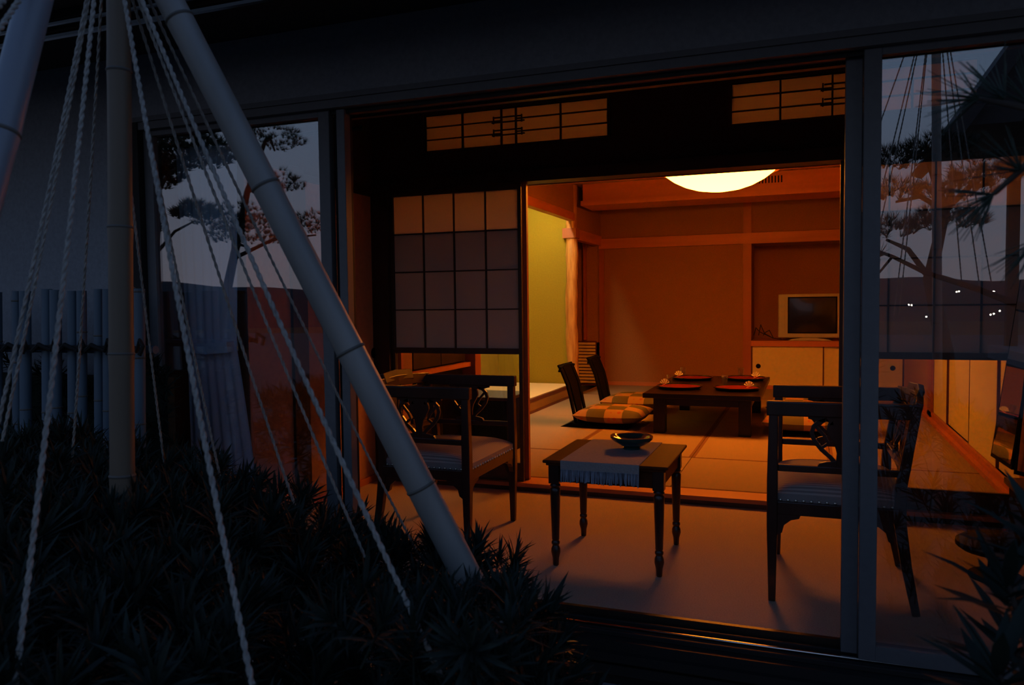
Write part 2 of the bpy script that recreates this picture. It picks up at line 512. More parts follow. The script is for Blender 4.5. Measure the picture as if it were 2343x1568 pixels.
def shoji(label, x0, x1, y, raised=True):
    r = thing('shoji_screen', label, 'shoji', ((x0 + x1) / 2, y, 0), group='snow viewing paper screens')
    st = .024
    zt, zm0, zm1, zb = 1.825, .80, .836, .115
    B(x0, x0 + st, y - .015, y + .015, .002, 1.858).build('stile', 'frame_wood', r, bevel=.002)
    B(x1 - st, x1, y - .015, y + .015, .002, 1.858).build('stile', 'frame_wood', r, bevel=.002)
    B(x0 + st, x1 - st, y - .014, y + .014, zt, 1.858).build('top_rail', 'frame_wood', r)
    B(x0 + st, x1 - st, y - .014, y + .014, zm0, zm1).build('middle_rail', 'frame_wood', r)
    B(x0 + st, x1 - st, y - .012, y + .012, .03, zb).build('skirt_board', 'frame_wood', r)
    B(x0 + st, x1 - st, y - .014, y + .014, .002, .03).build('bottom_rail', 'frame_wood', r)
    B(x0 + st, x1 - st, y - .002, y + .002, zb, zm0).build('pane', 'glass_in', r)
    B(x0 + st, x1 - st, y + .004, y + .005, zm1, zt).build('paper', 'paper', r)
    nx, nz = 4, 4
    for k in range(1, nx):
        xx = x0 + st + (x1 - x0 - 2 * st) * k / nx
        B(xx - .004, xx + .004, y - .010, y + .004, zm1, zt).build('muntin', 'frame_wood', r)
    for k in range(1, nz):
        zz = zm1 + (zt - zm1) * k / nz
        B(x0 + st, x1 - st, y - .008, y + .0038, zz - .004, zz + .004).build('muntin', 'frame_wood', r)
    if raised:     # the raised lower screen doubles the paper behind the three lower rows
        zz = zm1 + (zt - zm1) * .75
        s = B(x0 + st, x1 - st, y + .010, y + .011, zm1, zz - .01).build('raised_paper', 'paper', r)
        B(x0 + st, x1 - st, y + .0085, y + .0125, zz - .01, zz + .008).build('raised_rail', 'frame_wood', r)
    return r
shoji('paper screen with glass foot left of the doorway', -2.575, -1.655, IY)
shoji('paper screen with glass foot right of the doorway', .165, 1.075, IY)
g1 = thing('shoji_screen', 'paper screen slid behind the left one, only its edge showing', 'shoji', (-2.1, IY + .05, 0), group='snow viewing paper screens')
B(-1.665, -1.637, IY + .035, IY + .065, .002, 1.858).build('stile', 'timber', g1)
B(-2.55, -1.665, IY + .036, IY + .064, 1.83, 1.858).build('top_rail', 'timber_h', g1)
B(-2.55, -1.665, IY + .036, IY + .064, .002, .03).build('bottom_rail', 'timber_h', g1)
B(-2.56, -2.535, IY + .035, IY + .065, .002, 1.858).build('stile', 'timber', g1)

# ------------------------------------------------------------------ tatami room
RX0, RX1, RY1, RZ = -2.62, 1.09, 10.35, 2.52
fr_ = sroot('floor', 'tatami floor of the lit room', (-.77, 7.5, -.06))
B(-2.62, 1.20, IY + .12, 10.98, -.12, -.055).build('subfloor', 'timber_h', fr_)
MW, ML = .9275, 1.855
rows = []
y0 = IY + .12
for i in range(2):
    rows.append((RX0 + i * ML, RX0 + (i + 1) * ML, y0, 5.68, 'h'))
for i in range(4):
    rows.append((RX0 + i * MW, RX0 + (i + 1) * MW, 5.68, 7.42, 'v'))
    rows.append((RX0 + i * MW, RX0 + (i + 1) * MW, 7.42, 9.26, 'v'))
for i in range(2):
    rows.append((RX0 + i * ML, RX0 + (i + 1) * ML, 9.26, 10.35, 'h'))
for (a, b, c0, c1, d) in rows:
    g = .002
    m_ = B(a + g, b - g, c0 + g, c1 - g, -.055, 0.0).build('tatami_mat', 'tatami' if d == 'h' else 'tatami_v', fr_, bevel=.002)
    hw = .020
    if d == 'h':
        for q in ((c0 + g, c0 + g + hw), (c1 - g - hw, c1 - g)):
            B(a + g, b - g, q[0], q[1], 0.0, .0015).build('border', 'heri', m_)
    else:
        for q in ((a + g, a + g + hw), (b - g - hw, b - g)):
            B(q[0], q[1], c0 + g, c1 - g, 0.0, .0015).build('border', 'heri', m_)

cl = sroot('ceiling', 'boarded ceiling of the tatami room', (-.77, 7.5, RZ))
for i in range(9):
    a = RX0 - .02 + i * .4144
    B(a, a + .410, IY + .06, RY1 + .1, RZ, RZ + .03).build('board', 'ceil', cl)
for i in range(10):
    yy = 5.0 + i * .55
    B(RX0, RX1, yy - .012, yy + .012, RZ - .025, RZ).build('ceiling_batten', 'timber_h', cl)

wb = sroot('wall_back', 'brown back wall of the tatami room with cedar beams', (-.77, RY1, 0))
B(-2.62, -.755, RY1, RY1 + .06, 0, 1.83).build('wall_panel', 'wall_in', wb)
B(-2.62, 1.09, RY1, RY1 + .06, 1.97, RZ).build('upper_wall', 'wall_in', wb)
B(-2.62, 1.10, RY1 - .035, RY1 + .02, 1.832, 1.965).build('tie_beam', 'timber_h', wb)
B(-.755, -.655, RY1 - .02, RY1 + .06, 0, RZ).build('post', 'timber', wb)
B(-2.62, -2.55, RY1 - .02, RY1 + .06, 0, 1.83).build('post', 'timber', wb)
B(-2.55, -.755, RY1 - .012, RY1, 0, .05).build('baseboard', 'timber_h', wb)
# closet recess for the television
B(-.655, 1.09, 10.92, 10.98, .54, 1.9).build('recess_back', 'wall_in', wb)
B(-.72, -.655, RY1 + .06, 10.95, 0, 1.9).build('recess_side', 'wall_in', wb)
B(-.655, 1.09, RY1, 10.95, 1.83, 1.9).build('recess_top', 'wall_in', wb)

bk = sroot('wall_bulkhead', 'ceiling bulkhead with air slots before the back wall', (-.77, 9.1, 2.27))
B(-2.50, 1.09, 9.10, 9.62, 2.32, RZ).build('box', 'timber_h', bk)
B(-2.52, 1.09, 9.075, 9.64, 2.265, 2.32).build('edge_beam', 'timber_h', bk)
for k in range(11):
    xx = -.60 + k * .033
    B(xx, xx + .013, 9.096, 9.10, 2.40, 2.475).build('air_slot', 'black', bk)

# left side: tokonoma alcove, side cupboard, log post
wl = sroot('wall_alcove', 'yellow-green plastered tokonoma alcove', (-3.1, 7.6, 0))
B(-3.68, -3.60, 6.02, 9.2, 0, 2.6).build('rear_plaster', 'wall_yel', wl)
B(-3.68, -2.66, 9.10, 9.18, 0, 2.6).build('side_plaster', 'wall_yel', wl)
B(-3.68, -2.64, 6.02, 6.10, 0, 2.6).build('side_plaster', 'wall_yel', wl)
B(-3.68, -2.60, 6.02, 9.18, 2.52, 2.58).build('alcove_ceiling', 'ceil', wl)
B(-2.66, -2.60, 6.1, 9.05, 2.18, RZ).build('upper_wall', 'wall_in', wl)
B(-2.665, -2.585, 6.1, 9.05, 2.09, 2.18).build('lintel', 'timber_h', wl)
B(-2.70, -2.58, 5.99, 6.11, 0, RZ).build('post', 'timber', wl)
B(-3.60, -2.64, 6.1, 9.10, 0, .118).build('raised_base', 'timber_h', wl)
B(-2.64, -2.605, 6.1, 9.05, .11, .145).build('sill_edge', 'fus_edge', wl)
B(-2.635, -2.61, 6.1, 9.05, .02, .11).build('sill_board', 'tatami', wl)
B(-2.64, -2.600, 6.1, 9.05, 0, .022).build('sill_edge', 'fus_edge', wl)
for i in range(2):
    B(-3.595, -2.645, 6.12 + i * 1.48, 6.12 + (i + 1) * 1.48 - .01, .118, .140).build('alcove_mat', 'mat_lit', wl)
lg = thing('alcove_post', 'rough polished log post beside the yellow alcove', 'post', (-2.645, 9.10, 0))
pts, rad = [], []
for i in range(30):
    t_ = i / 29
    pts.append((-2.645 + .006 * math.sin(t_ * 9), 9.10 + .006 * math.cos(t_ * 7), 1.89 * t_))
    rad.append(.072 + .004 * math.sin(t_ * 23) + .003 * math.sin(t_ * 51))
MB().tube(pts, rad, 18).build('log', 'log', lg, True)
B(-2.735, -2.565, 9.02, 9.19, 1.885, 2.005).build('cap', 'timber', lg, bevel=.004)
MB().tube([(-2.645, 9.10, 2.0), (-2.635, 9.10, RZ)], [.066, .06], 14).build('upper_log', 'log', lg, True)

ws = sroot('wall_side', 'left wall around the log post and cupboard niche', (-2.62, 7, 0))
B(-2.72, -2.62, IY + .09, 4.95, 0, RZ).build('wall_panel', 'wall_in', ws)
B(-2.72, -2.62, 4.95, 5.99, 1.75, RZ).build('upper_wall', 'wall_in', ws)
B(-2.70, -2.60, 4.95, 5.99, 1.70, 1.76).build('lintel', 'timber_h', ws)
B(-2.68, -2.60, 9.17, RY1, 2.0, RZ).build('upper_wall', 'wall_in', ws)
B(-2.675, -2.585, 9.16, RY1, 1.875, 2.0).build('lintel', 'timber_h', ws)
B(-3.15, -2.62, 10.25, 10.32, .58, 2.0).build('niche_back', 'wall_in', ws)
B(-3.15, -3.08, 9.18, 10.3, 0, 2.0).build('niche_side', 'wall_in', ws)
B(-3.15, -2.62, 9.18, 10.3, 1.98, 2.04).build('niche_top', 'wall_in', ws)
B(-2.80, -2.765, 10.18, 10.25, .62, 1.9).build('niche_post', 'timber', ws)
# side cupboard niche, dark
B(-3.25, -3.2, 4.9, 6.02, 0, 1.8).build('cupboard_back', 'black_wall', ws)
B(-3.25, -2.70, 4.88, 4.95, 0, 1.8).build('cupboard_side', 'black_wall', ws)
B(-3.2, -2.62, 4.95, 5.99, .60, .635).build('shelf', 'timber_h', ws)
B(-3.2, -2.62, 4.95, 5.99, .93, .965).build('shelf', 'timber_h', ws)

lv = thing('louvre_cover', 'slatted wooden vent cover at the foot of the niche', 'vent', (-2.85, 10.25, 0))
B(-3.07, -2.64, 10.24, 10.25, 0, .60).build('backing', 'fus_edge', lv)
for k in range(13):
    z = .035 + k * .043
    B(-3.07, -2.65, 10.212, 10.238, z, z + .028).build('slat', 'fusuma', lv)

cbx = thing('dark_cupboard', 'dark cupboard in the left niche behind the paper screen', 'cupboard', (-2.9, 5.5, .64))
B(-3.18, -2.66, 5.0, 5.95, .637, .925).build('body', 'black', cbx, bevel=.004)
B(-2.658, -2.645, 5.02, 5.47, .65, .915).build('door', 'dark_wood', cbx)
B(-2.658, -2.645, 5.48, 5.93, .65, .915).build('door', 'dark_wood', cbx)

ch = thing('low_chest', 'low black lacquered chest standing against the left wall', 'chest', (-2.33, 5.55, 0))
B(-2.59, -2.06, 5.36, 5.80, .0, .40).build('body', 'black', ch, bevel=.012)
B(-2.60, -2.05, 5.35, 5.81, .40, .425).build('top', 'dark_wood', ch, bevel=.006)
B(-2.56, -2.33, 5.352, 5.36, .03, .38).build('door', 'black', ch, bevel=.002)
B(-2.32, -2.09, 5.352, 5.36, .03, .38).build('door', 'black', ch, bevel=.002)

# right wall with sliding doors
wr = sroot('wall_room_right', 'right wall of the tatami room', (RX1, 7.5, 0))
B(RX1, RX1 + .06, 8.25, RY1, .0, 1.83).build('wall_panel', 'wall_end', wr)
B(RX1, RX1 + .06, IY + .09, RY1, 1.97, RZ).build('upper_wall', 'wall_in', wr)
B(RX1 - .03, RX1 + .03, IY + .09, RY1, 1.832, 1.965).build('tie_beam', 'timber_h', wr)
B(RX1 - .02, RX1 + .06, 8.02, 8.25, 0, 1.83).build('post', 'timber', wr)
B(RX1 - .055, RX1 + .05, IY + .12, RY1, 0, .03).build('threshold', 'timber_h', wr)
B(RX1 - .02, RX1, IY + .12, RY1, .03, .075).build('baseboard', 'timber_h', wr)
B(RX1 - .03, RX1 + .06, IY + .09, IY + .19, 0, 1.83).build('post', 'timber', wr)
B(RX1 + .05, RX1 + .12, IY + .09, 8.25, 0, 1.84).build('backing', 'black_wall', wr)
ed = [4.80, 5.48, 6.36, 7.30, 8.02]
nm = ['nearest the doorway', 'second from the doorway', 'third from the doorway', 'beside the brown wall']
for k in range(4):
    r = thing('fusuma_door', 'cream sliding door on the right wall, ' + nm[k], 'fusuma', (RX1, (ed[k] + ed[k + 1]) / 2, .075), group='cream sliding doors on the right wall')
    dx = .0 if k % 2 else .012
    B(RX1 + dx, RX1 + dx + .012, ed[k] + .012, ed[k + 1] - .012, .078, 1.825).build('panel', 'fusuma', r)
    for q in ((ed[k], ed[k] + .012), (ed[k + 1] - .012, ed[k + 1])):
        B(RX1 + dx - .003, RX1 + dx + .014, q[0], q[1], .078, 1.825).build('edge', 'fus_edge', r)

# television cabinet below the recess
cb = thing('closet_cabinet', 'low closet with cream sliding doors under the television', 'cabinet', (.2, 10.6, 0))
B(-.655, 1.085, 10.40, 10.92, .045, .54).build('body', 'wall_in', cb)
B(-.655, 1.085, 10.31, 10.92, .54, .61).build('shelf_top', 'timber_h', cb, bevel=.004)
B(-.655, 1.085, 10.33, 10.40, 0, .045).build('plinth', 'timber_h', cb)
for k, (a, b, hx) in enumerate(((-.65, .20, -.568), (.192, 1.085, .969))):
    yy = 10.345 + .018 * k
    dd = B(a, b, yy, yy + .014, .048, .538).build('sliding_door', 'fusuma', cb)
    for q in ((a, a + .012), (b - .012, b)):
        B(q[0], q[1], yy - .002, yy + .015, .048, .538).build('edge', 'fus_edge', dd)
    MB().tube([(hx, yy - .003, .288), (hx, yy + .002, .288)], .030, 18).build('pull', 'black', dd, True)

tv = thing('television', 'silver tube television switched off on the closet shelf', 'television', (.03, 10.55, .61))
B(-.335, .405, 10.42, 10.50, .645, 1.192).build('front_case', 'silver', tv, bevel=.012)
MB().prism([(-.28, 10.50), (.35, 10.50), (.20, 10.86), (-.12, 10.86)], 'z', .66, 1.15).build('rear_case', 'silver', tv)
B(-.222, .352, 10.412, 10.421, .70, 1.155).build('bezel', 'black', tv, bevel=.003)
def scr(u, v):
    x_ = -.205 + .54 * u
    z_ = .715 + .425 * v
    return (x_, 10.411 - .009 * (1 - (2 * u - 1) ** 2) * (1 - (2 * v - 1) ** 2), z_)
MB().grid(scr, 16, 12).build('screen', 'screen', tv, True)
B(-.325, -.255, 10.415, 10.421, .68, 1.17).build('speaker', 'silver', tv, bevel=.003)
MB().prism([(-.22, .612), (.29, .612), (.24, .628), (.12, .645), (-.06, .645), (-.17, .628)], 'y', 10.40, 10.62).build('stand', 'silver', tv)
cd = []
for k, (x1, zz) in enumerate(((-.56, .80), (-.62, .76), (-.50, .70))):
    o = MB().tube([(-.30, 10.62, .62 + .0 * k), (-.40, 10.60 + .02 * k, .63), (x1 + .05, 10.66, .69 + .02 * k), (x1, 10.72 + .02 * k, zz), (x1 - .03, 10.80, .66)], .006, 6)
    o.build('cable', 'cord', tv, True)

# ------------------------------------------------------------------ ceiling lamp
lm = bpy.data.materials.new('lamp_shade_glow')
lm.use_nodes = True
t = lm.node_tree
t.nodes.clear()
o_ = t.nodes.new('ShaderNodeOutputMaterial')
em = t.nodes.new('ShaderNodeEmission')
tcx = t.nodes.new('ShaderNodeTexCoord')
sx = t.nodes.new('ShaderNodeSeparateXYZ')
mr = t.nodes.new('ShaderNodeMapRange')
mr.inputs['From Min'].default_value = 0.0
mr.inputs['From Max'].default_value = .17
mr.inputs['To Min'].default_value = LAMP * 1.15
mr.inputs['To Max'].default_value = LAMP * .95
em.inputs[0].default_value = (1.0, .25, .016, 1)
t.links.new(tcx.outputs['Object'], sx.inputs[0])
t.links.new(sx.outputs['Z'], mr.inputs[0])
t.links.new(mr.outputs[0], em.inputs[1])
t.links.new(em.outputs[0], o_.inputs[0])
X['lampshade'] = lm
LX, LY, LZ = -.690, 6.75, 2.025
lp = thing('pendant_lamp', 'glowing bowl-shaped paper lamp hanging over the low table', 'lamp', (LX, LY, LZ))
prof = [(.001, 0), (.09, .006), (.19, .023), (.28, .052), (.37, .098), (.44, .150), (.47, .180)]
sh = MB().lathe(prof, (LX, LY, LZ), 48).build('shade', 'lampshade', lp, True)
MB().lathe([(.468, .165), (.49, .165), (.51, .24), (.51, .30), (.495, .30), (.495, .24)], (LX, LY, LZ), 48).build('rim', 'timber_h', lp, True)
MB().lathe([(.001, .27), (.49, .271), (.49, .280), (.001, .281)], (LX, LY, LZ), 48).build('top_diffuser', mat('lamp_top_glow', (1.0, .25, .010), emit=LAMP * .75), lp)
MB().tube([(LX, LY, LZ + .28), (LX, LY, RZ)], .02, 10).build('stem', 'timber', lp, True)
MB().lathe([(.001, RZ - LZ - .035), (.09, RZ - LZ - .035), (.09, RZ - LZ), (.001, RZ - LZ)], (LX, LY, LZ), 24).build('ceiling_rose', 'timber', lp, True)

dl = thing('alcove_lamp', 'tube lamp hidden behind the lintel of the yellow alcove', 'lamp', (-2.74, 7.6, 2.24))
MB().tube([(-2.735, 6.35, 2.27), (-2.735, 8.85, 2.27)], .016, 10).build('tube', mat('alcove_tube_glow', (1.0, .80, .42), emit=TOKO), dl, True)
B(-2.70, -2.665, 6.3, 8.9, 2.24, 2.31).build('batten', 'fusuma', dl)
for yy in (6.33, 8.87):
    B(-2.76, -2.70, yy - .012, yy + .012, 2.25, 2.29).build('socket', 'fusuma', dl)

# ------------------------------------------------------------------ low table with settings
zt = thing('low_table', 'low dark dining table set with red trays on the tatami', 'table', (-.82, 7.43, 0))
B(-1.298, -.343, 6.58, 8.29, .305, .345).build('table_top', 'zataku', zt, bevel=.004)
B(-1.20, -.44, 6.66, 6.69, .24, .305).build('apron', 'zataku', zt)
B(-1.20, -.44, 8.17, 8.20, .24, .305).build('apron', 'zataku', zt)
B(-1.22, -1.19, 6.66, 8.2, .24, .305).build('apron', 'zataku', zt)
B(-.45, -.42, 6.66, 8.2, .24, .305).build('apron', 'zataku', zt)
for lx in (-1.17, -.47):
    for ly in (6.70, 8.16):
        B(lx - .05, lx + .05, ly - .05, ly + .05, 0, .305).build('leg', 'zataku', zt, bevel=.004)

spots = [((-1.055, 7.03), 'near left'), ((-.563, 7.04), 'near right'), ((-1.055, 7.87), 'far left'), ((-.56, 7.95), 'far right')]
for (px, py), nm_ in spots:
    r = thing('serving_tray', f'round red lacquer tray at the {nm_} place of the low table', 'tray', (px, py, .346), group='red trays on the low table')
    MB().lathe([(.001, .012), (.180, .012), (.186, .018), (.001, .0181)], (px, py, .346), 40).build('inner_face', 'red', r, True)
    MB().lathe([(.001, 0), (.17, 0), (.198, .018), (.20, .026), (.188, .026), (.182, .0115), (.001, .0115)], (px, py, .346), 40).build('rim', 'black_gloss', r, True)
    sgn = -1 if px < -.8 else 1
    gx, gy = px + sgn * .13 + (0 if sgn < 0 else -.24), py + .27 if sgn < 0 else py + .24
    if nm_ == 'near right':
        gx, gy = -.70, 7.40
    if nm_ == 'far right':
        gx, gy = -.62, 8.22
    tb = MB().lathe([(.001, 0), (.026, 0), (.031, .095), (.029, .095), (.0245, .006), (.001, .006)], (gx, gy, .346), 16).build('drinking_glass', 'tumbler', None, True)
    tag(tb, f'clear drinking glass behind the {nm_} red tray', 'glass', 'drinking glasses on the low table')
    fx, fy = px + (-.14 if sgn < 0 else .10), py + (.05 if sgn < 0 else .0)
    fan = thing('paper_fan', f'folded cream paper fan with orange band on the {nm_} tray', 'napkin', (fx, fy, .365), group='paper fans on the trays')
    f1 = MB()
    N = 10
    vs, fs = [], []
    for k in range(N + 1):
        a = PI * (.12 + .76 * k / N)
        d = .006 * (1 if k % 2 else -1)
        vs += [(fx + .012 * math.cos(a), fy + d * .3, .372 + .012 * math.sin(a)), (fx + .045 * math.cos(a), fy + d, .372 + .052 * math.sin(a))]
        vs += [(fx + .012 * math.cos(a), fy + d * .3 + .002, .372 + .012 * math.sin(a)), (fx + .045 * math.cos(a), fy + d + .002, .372 + .052 * math.sin(a))]
    for k in range(N):
        a = 4 * k
        fs += [(a, a + 4, a + 5, a + 1), (a + 2, a + 3, a + 7, a + 6), (a + 1, a + 5, a + 7, a + 3), (a, a + 2, a + 6, a + 4)]
    f1.add(vs, fs).build('pleats', 'cream', fan)
    MB().bar([(fx - .02, fy - .01, .3665), (fx, fy - .012, .374), (fx + .012, fy - .012, .384)], .012, .004).build('band', 'pinkp', fan)
wc = B(-.80, -.70, 8.18, 8.21, .346, .356).build('place_card', 'cream')
tag(wc, 'small cream card lying at the far edge of the low table', 'card')

# floor chairs with cushions
def cushion_mat():
    m = bpy.data.materials.new('patchwork_cushion')
    m.use_nodes = True
    t = m.node_tree
    b = t.nodes['Principled BSDF']
    b.inputs['Roughness'].default_value = .9
    tc_ = t.nodes.new('ShaderNodeTexCoord')
    mp = t.nodes.new('ShaderNodeMapping')
    mp.inputs['Location'].default_value = (.02, .03, 0)
    ck = t.nodes.new('ShaderNodeTexChecker')
    ck.inputs['Scale'].default_value = 6.2
    t.links.new(tc_.outputs['Object'], mp.inputs[0])
    t.links.new(mp.outputs[0], ck.inputs['Vector'])
    vo = t.nodes.new('ShaderNodeTexVoronoi')
    vo.inputs['Scale'].default_value = 17
    t.links.new(tc_.outputs['Object'], vo.inputs['Vector'])
    lt = t.nodes.new('ShaderNodeMath')
    lt.operation = 'LESS_THAN'
    lt.inputs[1].default_value = .30
    t.links.new(vo.outputs['Distance'], lt.inputs[0])
    mx = t.nodes.new('ShaderNodeMix')
    mx.data_type = 'RGBA'
    mx.inputs[6].default_value = (.31, .17, .05, 1)
    mx.inputs[7].default_value = (.32, .09, .03, 1)
    t.links.new(lt.outputs[0], mx.inputs[0])
    m2 = t.nodes.new('ShaderNodeMix')
    m2.data_type = 'RGBA'
    m2.inputs[7].default_value = (.085, .070, .02, 1)
    t.links.new(ck.outputs['Fac'], m2.inputs[0])
    t.links.new(mx.outputs[2], m2.inputs[6])
    t.links.new(m2.outputs[2], b.inputs['Base Color'])
    return m
X['cushion'] = cushion_mat()

def zabuton_mesh():
    mb = MB()
    n = 20
    s = .30
    def P(u, v, sg):
        x_, y_ = (2 * u - 1), (2 * v - 1)
        e_ = (1 - abs(x_) ** 3.2) * (1 - abs(y_) ** 3.2)
        pin = 1 - .05 * (1 - abs(x_)) * abs(y_) ** 4 - .0
        z_ = .078 + sg * .074 * max(e_, 0) ** .45
        return (x_ * s * (1 + .10 * (abs(y_) ** 2) * .3) * pin, y_ * s * (1 - .05 * (1 - abs(x_) ** 2)), z_ + .012 * (x_ * x_ * y_ * y_))
    mb.grid(lambda u, v: P(u, v, 1), n, n)
    mb.grid(lambda u, v: P(u, v, -1), n, n)
    return mb

def floor_chair(label, loc, rz):
    r = thing('floor_chair', label, 'floor chair', loc, rz, 'legless floor chairs')
    # local: seat runs from x = 0 (back) to x = .55 (front), width along y
    base = MB().prism([(-.10, 0), (-.07, .012), (.0, .045), (.04, .030), (.50, .012), (.52, 0)], 'y', -.24, .24)
    base.build('seat_board', 'black', r, local=True, bevel=.003)
    prof_ = [(.035, .02), (.01, .14), (-.015, .26), (-.045, .38), (-.095, .50), (-.125, .555)]
    for (ya, yb) in ((-.21, -.145), (-.105, .105), (.145, .21)):
        ym = (ya + yb) / 2
        wd = [(yb - ya) * k for k in (.72, .85, .95, 1.05, 1.12, 1.15)]
        MB().bar([(a, ym, b) for a, b in prof_], wd, .018, (0, 1, 0)).build('slat', 'black', r, local=True, bevel=.003)
    MB().bar([(-.103, -.225, .515), (-.118, -.11, .525), (-.122, 0, .528), (-.118, .11, .525), (-.103, .225, .515)], .02, .05, (1, 0, -.4)).build('crest_rail', 'black', r, local=True, bevel=.004)
    MB().bar([(.025, -.2, .10), (.02, .2, .10)], .016, .04, (1, 0, 0)).build('lower_rail', 'black', r, local=True)
    return r

def cushion(label, loc, rz):
    o = zabuton_mesh().build('floor_cushion', 'cushion', None, True)
    o.location = loc
    o.rotation_euler = (0, 0, rz)
    return tag(o, label, 'cushion', 'patchwork floor cushions')

fc = [((-1.98, 6.98, .0), 0.0, 'near left'), ((-1.98, 7.98, .0), 0.0, 'far left'), ((.30, 7.02, .0), PI, 'near right'), ((.30, 7.98, .0), PI, 'far right')]
for loc, rz, nm_ in fc:
    floor_chair(f'black legless floor chair at the {nm_} side of the low table', loc, rz)
    dx = .34 if rz == 0 else -.34
    cushion(f'olive and orange patchwork cushion on the {nm_} floor chair', (loc[0] + dx, loc[1], .026), rz + random.uniform(-.05, .05))

# ------------------------------------------------------------------ veranda armchairs
def stripe_mat():
    m = mat('striped_seat', (.36, .30, .27), .75)
    t = m.node_tree
    b = t.nodes['Principled BSDF']
    tc_ = t.nodes.new('ShaderNodeTexCoord')
    wv = t.nodes.new('ShaderNodeTexWave')
    wv.bands_direction = 'Y'
    wv.inputs['Scale'].default_value = 22
    wv.inputs['Distortion'].default_value = .2
    rr = t.nodes.new('ShaderNodeValToRGB')
    rr.color_ramp.elements[0].color = (.20, .17, .17, 1)
    rr.color_ramp.elements[1].color = (.42, .37, .34, 1)
    t.links.new(tc_.outputs['Object'], wv.inputs['Vector'])
    t.links.new(wv.outputs['Fac'], rr.inputs[0])
    t.links.new(rr.outputs[0], b.inputs['Base Color'])
    return m
X['seat'] = stripe_mat()

def lyre(mb, centre, ax, zb, zt_):
    """openwork splat: vase stem between two bowed straps; ax = unit vector along its width"""
    ax = Vector(ax)
    nrm = ax.cross(Vector((0, 0, 1)))
    c = Vector(centre)
    H = zt_ - zb
    def pt(w_, h_):
        return c + ax * w_ + Vector((0, 0, zb + H * h_))
    prof_ = [(0, .034), (.08, .030), (.16, .018), (.30, .016), (.46, .024), (.60, .040), (.72, .052), (.80, .050), (.88, .044), (1, .06)]
    mb.bar([pt(0, h) for h, _ in prof_], [2 * w_ for _, w_ in prof_], .014, ax)
    for s in (-1, 1):
        strap = [(.018, .10), (.038, .22), (.070, .36), (.095, .52), (.104, .66), (.098, .78), (.080, .87), (.055, .92), (.035, .88), (.034, .82)]
        mb.bar([pt(s * a, b) for a, b in strap], .016, .014, ax)
        mb.bar([pt(s * a, b) for a, b in ((.092, .80), (.060, .62), (.045, .48), (.070, .38))], .012, .012, ax)
        foot = [(.016, .10), (.050, .08), (.072, .05), (.080, .02), (.066, .0)]
        mb.bar([pt(s * a, b) for a, b in foot], .022, .018, ax)
        mb.bar([pt(s * a, b) for a, b in ((.055, .93), (.10, .985), (.115, 1.0))], .03, .014, ax)

